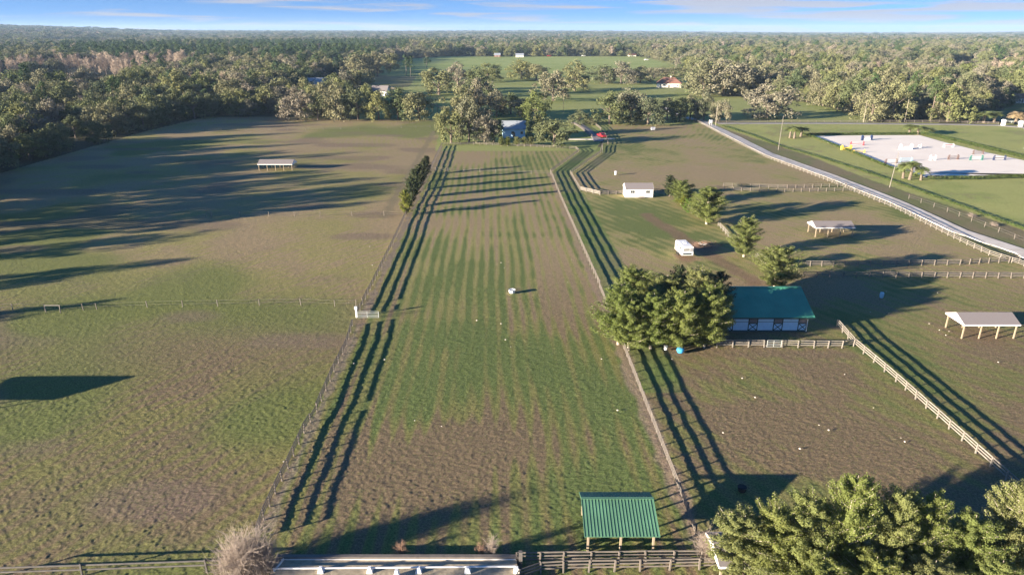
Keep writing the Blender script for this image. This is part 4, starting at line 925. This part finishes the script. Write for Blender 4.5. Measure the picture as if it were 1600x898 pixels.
for i, (u, lb) in enumerate(((783,'small shrub before the far house, westernmost of the row'),(793,'small shrub before the far house, second in the row'),(808,'small shrub before the far house, middle of the row'),(819,'small shrub before the far house, fourth in the row'),(829,'small shrub before the far house, easternmost of the row'))):
    tree('young', u, 228, 213, 12, lb, i=i, cat='shrub', name='garden_shrub')
tree('pine', 635, 120, 86, 13, 'western one of two tall thin pines on the crop rows', i=0); tree('pine', 642, 120, 88, 12, 'eastern one of two tall thin pines on the crop rows', i=1)
tree('pine', 667, 108, 90, 14, 'small pine on the shaded meadow', i=2)
for (u, vb, vt, w, k, lb) in ((1234,215,196,17,'palm','west palm of the trio at the road side of the lawn'),(1241,216,195,17,'palm','middle palm of the trio at the road side of the lawn'),(1251,213,196,18,'palm','east palm of the trio at the road side of the lawn'),
 (1421,209,193,18,'palm','west palm of the trio behind the arena'),(1434,210,194,18,'palm','middle palm of the trio behind the arena'),(1447,210,197,20,'palm','east palm of the trio behind the arena'),
 (1411,278,252,20,'palm','west palm of the trio at the near arena edge'),(1421,280,249,22,'palm','middle palm of the trio at the near arena edge'),(1439,281,259,19,'palm','east palm of the trio at the near arena edge'),
 (1537,192,172,22,'palm','west date palm by the far lane'),(1552,191,172,24,'palm','east date palm by the far lane'),(1587,194,172,20,'drypalm','dry brown palm by the white gate pillars')):
    tree(k, u, vb, vt, w, lb)
# ------------------------------------------------------------------ forest
OPEN = [[G(*p) for p in poly] for poly in (
 [(-1400,1400),(-1400,420),(-330,402),(-90,330),(0,268),(100,243),(230,202),(320,182),(692,184),(692,228),(940,228),(940,192),(1090,190),(1260,190),(1500,190),(1570,186),(2600,200),(2600,1400)],
 *[p for p, _, _ in OPENCOL])]
def is_open(x, y):
    m = np.zeros(np.shape(x), bool)
    for p in OPEN: m |= inpoly(x, y, p)
    return m
def scatter(y0, y1, sp, seed, xm=.86, pad=30):
    rs_ = np.random.RandomState(seed); ny = int((y1-y0)/sp); out = []
    for j in range(ny):
        y = y0+j*sp; hw = xm*y+pad; n = int(2*hw/sp); x = -hw+np.arange(n)*sp+(j % 2)*sp/2
        out.append(np.stack([x+rs_.uniform(-.42,.42,n)*sp, y+rs_.uniform(-.42,.42,n)*sp], 1))
    P_ = np.concatenate(out); P_ = P_[(vnoise(P_[:, 0]/70, P_[:, 1]/70, 61) > .17) | (rs_.rand(len(P_)) < .3)]; return P_[~(is_open(P_[:, 0], P_[:, 1]) | far_open(P_[:, 0], P_[:, 1]))]
near = scatter(150, 760, 11.0, 1, pad=25)
near = near[near[:, 1] > 30]
# bare grove polygon and pine polygon
BARE = [G(*p) for p in ((-60,132),(0,131),(60,116),(140,119),(160,132),(200,130),(250,122),(320,110),(300,102),(160,104),(0,110),(-60,112))]
BARE2 = [G(*p) for p in ((1535,140),(1640,140),(1640,105),(1550,100))]
PINE = [G(*p) for p in ((100,100),(330,108),(420,112),(560,98),(640,86),(640,72),(350,76),(100,82))]
def kinds(P_, seed):
    rs_ = np.random.RandomState(seed); n = len(P_); k = np.zeros(n, int); r = rs_.rand(n); nz_ = vnoise(P_[:, 0]/90, P_[:, 1]/160, 40)
    k[(r < .05+.2*(nz_ > .62)*(P_[:, 0] < .1*P_[:, 1]))] = 1
    mp = inpoly(P_[:, 0], P_[:, 1], PINE); k[mp & (r < .75)] = 1
    k[(r > .965)] = 2
    mb_ = inpoly(P_[:, 0], P_[:, 1], BARE); k[mb_] = 2
    mb2 = inpoly(P_[:, 0], P_[:, 1], BARE2); k[mb2 & (r > .5)] = 2
    return k
kd = kinds(near, 2)
def uv_of(x, y): zc = y*CP+H*SP; return 800+F*x/zc
order = np.argsort(near[:, 0]**2+near[:, 1]**2); cnt = [0, 0, 0]; lim = [235, 90, 110]; rest = []
GRP = {0: 'oaks of the surrounding woods', 1: 'pines of the surrounding woods', 2: 'bare trees of the surrounding woods'}
def zone(x, y):
    az = x/y
    if az < -.3: return 'the western woods' if y > 420 else 'the tree line beside the western pasture'
    if az < -.05: return 'the woods north of the western pasture'
    if az < .35: return 'the far woods beyond the meadow'
    return 'the eastern woods behind the lawns'
rk = np.random.RandomState(9)
for i in order:
    x, y = near[i]; k = kd[i]
    if y > 240 and abs(x) > .84*y+15: continue
    if cnt[k] >= lim[k]: rest.append((x, y, k)); continue
    cnt[k] += 1; z_ = zone(x, y); s_ = rk.uniform(.72, 1.25)*(.88 if (x < -.3*y and y < 400) else 1.0)
    if k == 0: plant('oak', rk.randint(6), x, y, 1.42*s_, 1.42*s_*rk.uniform(.85,1.15), 'mossy oak massed in '+z_, 'tree', 'oaks massed in '+z_)
    elif k == 1: plant('pine', rk.randint(3), x, y, 1.5*s_, 1.85*s_, 'dark green pine rising in '+z_, 'tree', 'pines rising in '+z_)
    else: plant('bare', rk.randint(3), x, y, 1.5*s_, 1.35*s_, 'leafless pale tree in '+z_, 'tree', 'leafless trees in '+z_)
# unseen oaks added west of the view to throw shade over the pasture
for i, (x, y, s_) in enumerate([(-178,212,1.6),(-172,200,1.7),(-166,189,1.6),(-146,160,1.7),(-138,151,1.6),(-132,144,1.7),(-128,135,1.5),(-190,224,1.6),(-122,121,.95),(-115,104,.85),(-106,88,.62),(-176,184,1.8),(-166,170,1.8)]):
    plant('oak', i, x, y, 1.05*s_*.9, 1.3*s_*.9, 'unseen mossy oak added west of the view to shade the pasture', 'tree', 'unseen oaks added to shade the western pasture')
plant('bare', 1, -29, 32, 1.1, .62, 'unseen bare tree added below the view to cast soft shade')  # stands unseen below the frame, put in for its streaky shadow

# ------------------------------------------------------------------ far wood: instanced mass (stuff)
def wood_object(name, pts, scales, zs, idx, srcs, label):
    me = bpy.data.meshes.new(name); n = len(pts); me.vertices.add(n)
    me.vertices.foreach_set('co', np.stack([pts[:, 0], pts[:, 1], zs], 1).astype(np.float32).ravel())
    a = me.attributes.new('sc', 'FLOAT_VECTOR', 'POINT'); a.data.foreach_set('vector', scales.astype(np.float32).ravel())
    a = me.attributes.new('which', 'INT', 'POINT'); a.data.foreach_set('value', idx.astype(np.int32))
    a = me.attributes.new('rot', 'FLOAT_VECTOR', 'POINT'); rr_ = np.zeros((n, 3)); rr_[:, 2] = np.random.RandomState(5).uniform(0, 6.28, n); a.data.foreach_set('vector', rr_.astype(np.float32).ravel())
    o = bpy.data.objects.new(name, me); COL.objects.link(o); tag(o, label, kind='stuff')
    ng = bpy.data.node_groups.new(name+'_nodes', 'GeometryNodeTree'); ng.interface.new_socket('Geometry', in_out='INPUT', socket_type='NodeSocketGeometry'); ng.interface.new_socket('Geometry', in_out='OUTPUT', socket_type='NodeSocketGeometry')
    N = ng.nodes; L = ng.links; gi = N.new('NodeGroupInput'); go = N.new('NodeGroupOutput'); iop = N.new('GeometryNodeInstanceOnPoints'); g2i = N.new('GeometryNodeGeometryToInstance')
    for s_ in reversed(srcs):
        jo = N.new('GeometryNodeJoinGeometry')
        for ob in s_:
            oi = N.new('GeometryNodeObjectInfo'); oi.inputs['Object'].default_value = ob; L.new(oi.outputs['Geometry'], jo.inputs[0])
        L.new(jo.outputs[0], g2i.inputs[0]) if False else None
        gg = N.new('GeometryNodeGeometryToInstance'); L.new(jo.outputs[0], gg.inputs[0]); LST.append(gg)
    jj = N.new('GeometryNodeJoinGeometry')
    for gg in LST: L.new(gg.outputs[0], jj.inputs[0])
    LST.clear(); N.remove(g2i)
    def attr(nm, t): a_ = N.new('GeometryNodeInputNamedAttribute'); a_.data_type = t; a_.inputs['Name'].default_value = nm; return a_
    L.new(gi.outputs[0], iop.inputs['Points']); L.new(jj.outputs[0], iop.inputs['Instance']); iop.inputs['Pick Instance'].default_value = True
    w = attr('which', 'INT'); L.new(w.outputs[0], iop.inputs['Instance Index'])
    s_ = attr('sc', 'FLOAT_VECTOR'); L.new(s_.outputs[0], iop.inputs['Scale'])
    r = attr('rot', 'FLOAT_VECTOR'); L.new(r.outputs[0], iop.inputs['Rotation'])
    L.new(iop.outputs[0], go.inputs[0])
    md = o.modifiers.new('scatter', 'NODES'); md.node_group = ng
    return o
LST = []
srcs = [[FIRST[('oak', i)]] for i in range(6) if ('oak', i) in FIRST]; NO = len(srcs)
srcs += [[FIRST[('pine', i)]] for i in range(3) if ('pine', i) in FIRST]; NP_ = len(srcs)-NO
srcs += [[FIRST[('bare', i)]] for i in range(3) if ('bare', i) in FIRST]; NB = len(srcs)-NO-NP_
def pack(P_, K_, seed, mul=1.0, mulz=1.0):
    rs_ = np.random.RandomState(seed); n = len(P_); s_ = rs_.uniform(.62, 1.3, n)*mul
    sc = np.stack([1.4*s_, 1.4*s_, 1.42*s_*rs_.uniform(.85,1.15,n)/mul*mulz], 1); ix = rs_.randint(0, NO, n)
    p = K_ == 1; sc[p] = np.stack([1.6*s_, 1.6*s_, 1.8*s_/mul*mulz], 1)[p]; ix[p] = NO+rs_.randint(0, NP_, n)[p]
    b_ = K_ == 2; sc[b_] = np.stack([1.5*s_, 1.5*s_, 1.35*s_/mul*mulz], 1)[b_]; ix[b_] = NO+NP_+rs_.randint(0, NB, n)[b_]
    return sc, ix
rest = np.array(rest); P1 = rest[:, :2]; K1 = rest[:, 2].astype(int); s1, i1 = pack(P1, K1, 1)
P2 = scatter(760, 2100, 15.5, 3, xm=.84); K2 = kinds(P2, 4); s2, i2 = pack(P2, K2, 2, 1.3, 1.08)
P3 = scatter(2100, 4600, 38, 5, xm=.82); K3 = kinds(P3, 6); s3, i3 = pack(P3, K3, 3, 3.0, 1.15)
P4 = scatter(4600, 12500, 120, 7, xm=.8); K4 = kinds(P4, 8); K4[K4 == 2] = 0; s4, i4 = pack(P4, K4, 4, 8.5, 1.3)
PP = np.concatenate([P1, P2, P3, P4]); SS = np.concatenate([s1, s2, s3, s4]); II = np.concatenate([i1, i2, i3, i4])
ZZ = hills(PP[:, 0], PP[:, 1])-np.where(PP[:, 1] > 4600, 6, np.where(PP[:, 1] > 2100, 2, 0))
wood_object('far_wood', PP, SS, ZZ, II, srcs, 'woods of oak and pine stretching to the horizon')

# ------------------------------------------------------------------ haze
hz = MB(); hz.box(0, 6900, 60, 24000, 15000, 140); o = hz.build('haze', None); o.data.materials.clear()
m = bpy.data.materials.new('haze_air'); m.use_nodes = True; nt = m.node_tree; nt.nodes.clear(); out = nt.nodes.new('ShaderNodeOutputMaterial'); pv = nt.nodes.new('ShaderNodeVolumePrincipled')
pv.inputs['Color'].default_value = (.5,.72,1,1); pv.inputs['Density'].default_value = 6e-5; nt.links.new(pv.outputs[0], out.inputs['Volume']); o.data.materials.append(m); tag(o, 'thin blue air haze over the far woods', kind='stuff')

# ------------------------------------------------------------------ sky, sun, camera
EL, AZ = R(9.7), R(25)     # light travels towards +x, +y
sx, sy, sz = -math.cos(EL)*math.cos(AZ), -math.cos(EL)*math.sin(AZ), math.sin(EL)
sun = bpy.data.lights.new('sun', 'SUN'); sun.energy = 5.0; sun.angle = R(.53); sun.color = (1, .86, .69)
so = bpy.data.objects.new('sun', sun); COL.objects.link(so); so.location = (-60, -30, 60)
from mathutils import Vector
so.rotation_euler = Vector((sx, sy, sz)).to_track_quat('Z', 'Y').to_euler()
w = bpy.data.worlds.new('World'); S.world = w; w.use_nodes = True; nt = w.node_tree; N = nt.nodes; L = nt.links; bg = N['Background']; bg.inputs[1].default_value = .055
tc = N.new('ShaderNodeTexCoord'); sep = N.new('ShaderNodeSeparateXYZ'); L.new(tc.outputs['Generated'], sep.inputs[0])
def math_(op, a, b=None, c=None):
    n = N.new('ShaderNodeMath'); n.operation = op
    for i, v in enumerate((a, b, c)):
        if v is None: continue
        if isinstance(v, (int, float)): n.inputs[i].default_value = v
        else: L.new(v, n.inputs[i])
    return n.outputs[0]
zz = math_('ABSOLUTE', sep.outputs[2]); z2 = math_('ADD', zz, .22); cb = N.new('ShaderNodeCombineXYZ'); L.new(sep.outputs[0], cb.inputs[0]); L.new(sep.outputs[1], cb.inputs[1]); L.new(z2, cb.inputs[2])
nrm = N.new('ShaderNodeVectorMath'); nrm.operation = 'NORMALIZE'; L.new(cb.outputs[0], nrm.inputs[0])
sky = N.new('ShaderNodeTexSky'); sky.sky_type = 'NISHITA'; sky.sun_disc = False; sky.sun_elevation = EL; sky.sun_rotation = math.atan2(sx, sy); sky.altitude = 60; sky.air_density = 1.0; sky.dust_density = .3; sky.ozone_density = 2.5
L.new(nrm.outputs[0], sky.inputs[0])
# high thin cloud streaks, laid out by direction
el = math_('DIVIDE', sep.outputs[2], math_('SQRT', math_('ADD', math_('POWER', sep.outputs[0], 2), math_('POWER', sep.outputs[1], 2))))
azn = math_('ARCTAN2', sep.outputs[0], sep.outputs[1]); cv = N.new('ShaderNodeCombineXYZ'); L.new(math_('MULTIPLY', azn, 5.0), cv.inputs[0]); L.new(math_('MULTIPLY', el, 95.0), cv.inputs[1])
n1 = N.new('ShaderNodeTexNoise'); n1.inputs['Scale'].default_value = 1.0; n1.inputs['Detail'].default_value = 5; n1.inputs['Roughness'].default_value = .5; n1.inputs['Distortion'].default_value = .4; L.new(cv.outputs[0], n1.inputs['Vector'])
thr = math_('ADD', math_('MULTIPLY', azn, -.14), .46)
cl = N.new('ShaderNodeMapRange'); cl.interpolation_type = 'SMOOTHSTEP'; L.new(n1.outputs[0], cl.inputs[0]); L.new(thr, cl.inputs[1]); L.new(math_('ADD', thr, .16), cl.inputs[2]); cl.inputs[4].default_value = .85
low = N.new('ShaderNodeMapRange'); L.new(el, low.inputs[0]); low.inputs[1].default_value = .018; low.inputs[2].default_value = 0.0; low.inputs[3].default_value = 0; low.inputs[4].default_value = .35
tint = N.new('ShaderNodeMix'); tint.data_type = 'RGBA'; tint.blend_type = 'MULTIPLY'; tint.inputs[0].default_value = 1; L.new(sky.outputs[0], tint.inputs[6])
tr_ = N.new('ShaderNodeMapRange'); L.new(zz, tr_.inputs[0]); tr_.inputs[1].default_value = .05; tr_.inputs[2].default_value = .28
tcol = N.new('ShaderNodeMix'); tcol.data_type = 'RGBA'; L.new(tr_.outputs[0], tcol.inputs[0]); tcol.inputs[6].default_value = (.62,.88,1.25,1); tcol.inputs[7].default_value = (.32,.7,1.12,1); L.new(tcol.outputs[2], tint.inputs[7])
mxc = N.new('ShaderNodeMix'); mxc.data_type = 'RGBA'; fall = N.new('ShaderNodeMapRange'); L.new(el, fall.inputs[0]); fall.inputs[1].default_value = .05; fall.inputs[2].default_value = .13; fall.inputs[3].default_value = 1; fall.inputs[4].default_value = 0
L.new(math_('MAXIMUM', math_('MULTIPLY', cl.outputs[0], fall.outputs[0]), low.outputs[0]), mxc.inputs[0]); L.new(tint.outputs[2], mxc.inputs[6]); mxc.inputs[7].default_value = (2.45,2.4,2.6,1)
L.new(mxc.outputs[2], bg.inputs[0])

cam = bpy.data.cameras.new('camera'); co = bpy.data.objects.new('camera', cam); COL.objects.link(co); S.camera = co
co.location = (0, 0, H); co.rotation_euler = (math.pi/2-PT, 0, 0); cam.sensor_width = 36; cam.lens = 36*F/1600; cam.clip_start = .5; cam.clip_end = 40000
S.render.engine = 'CYCLES'; S.cycles.max_bounces = 5; S.cycles.diffuse_bounces = 2; S.cycles.transmission_bounces = 2; S.cycles.volume_bounces = 0
vs = S.view_settings; vs.view_transform = 'Standard'; vs.look = 'None'; vs.gamma = 1; vs.exposure = 2.08; vs.use_curve_mapping = False
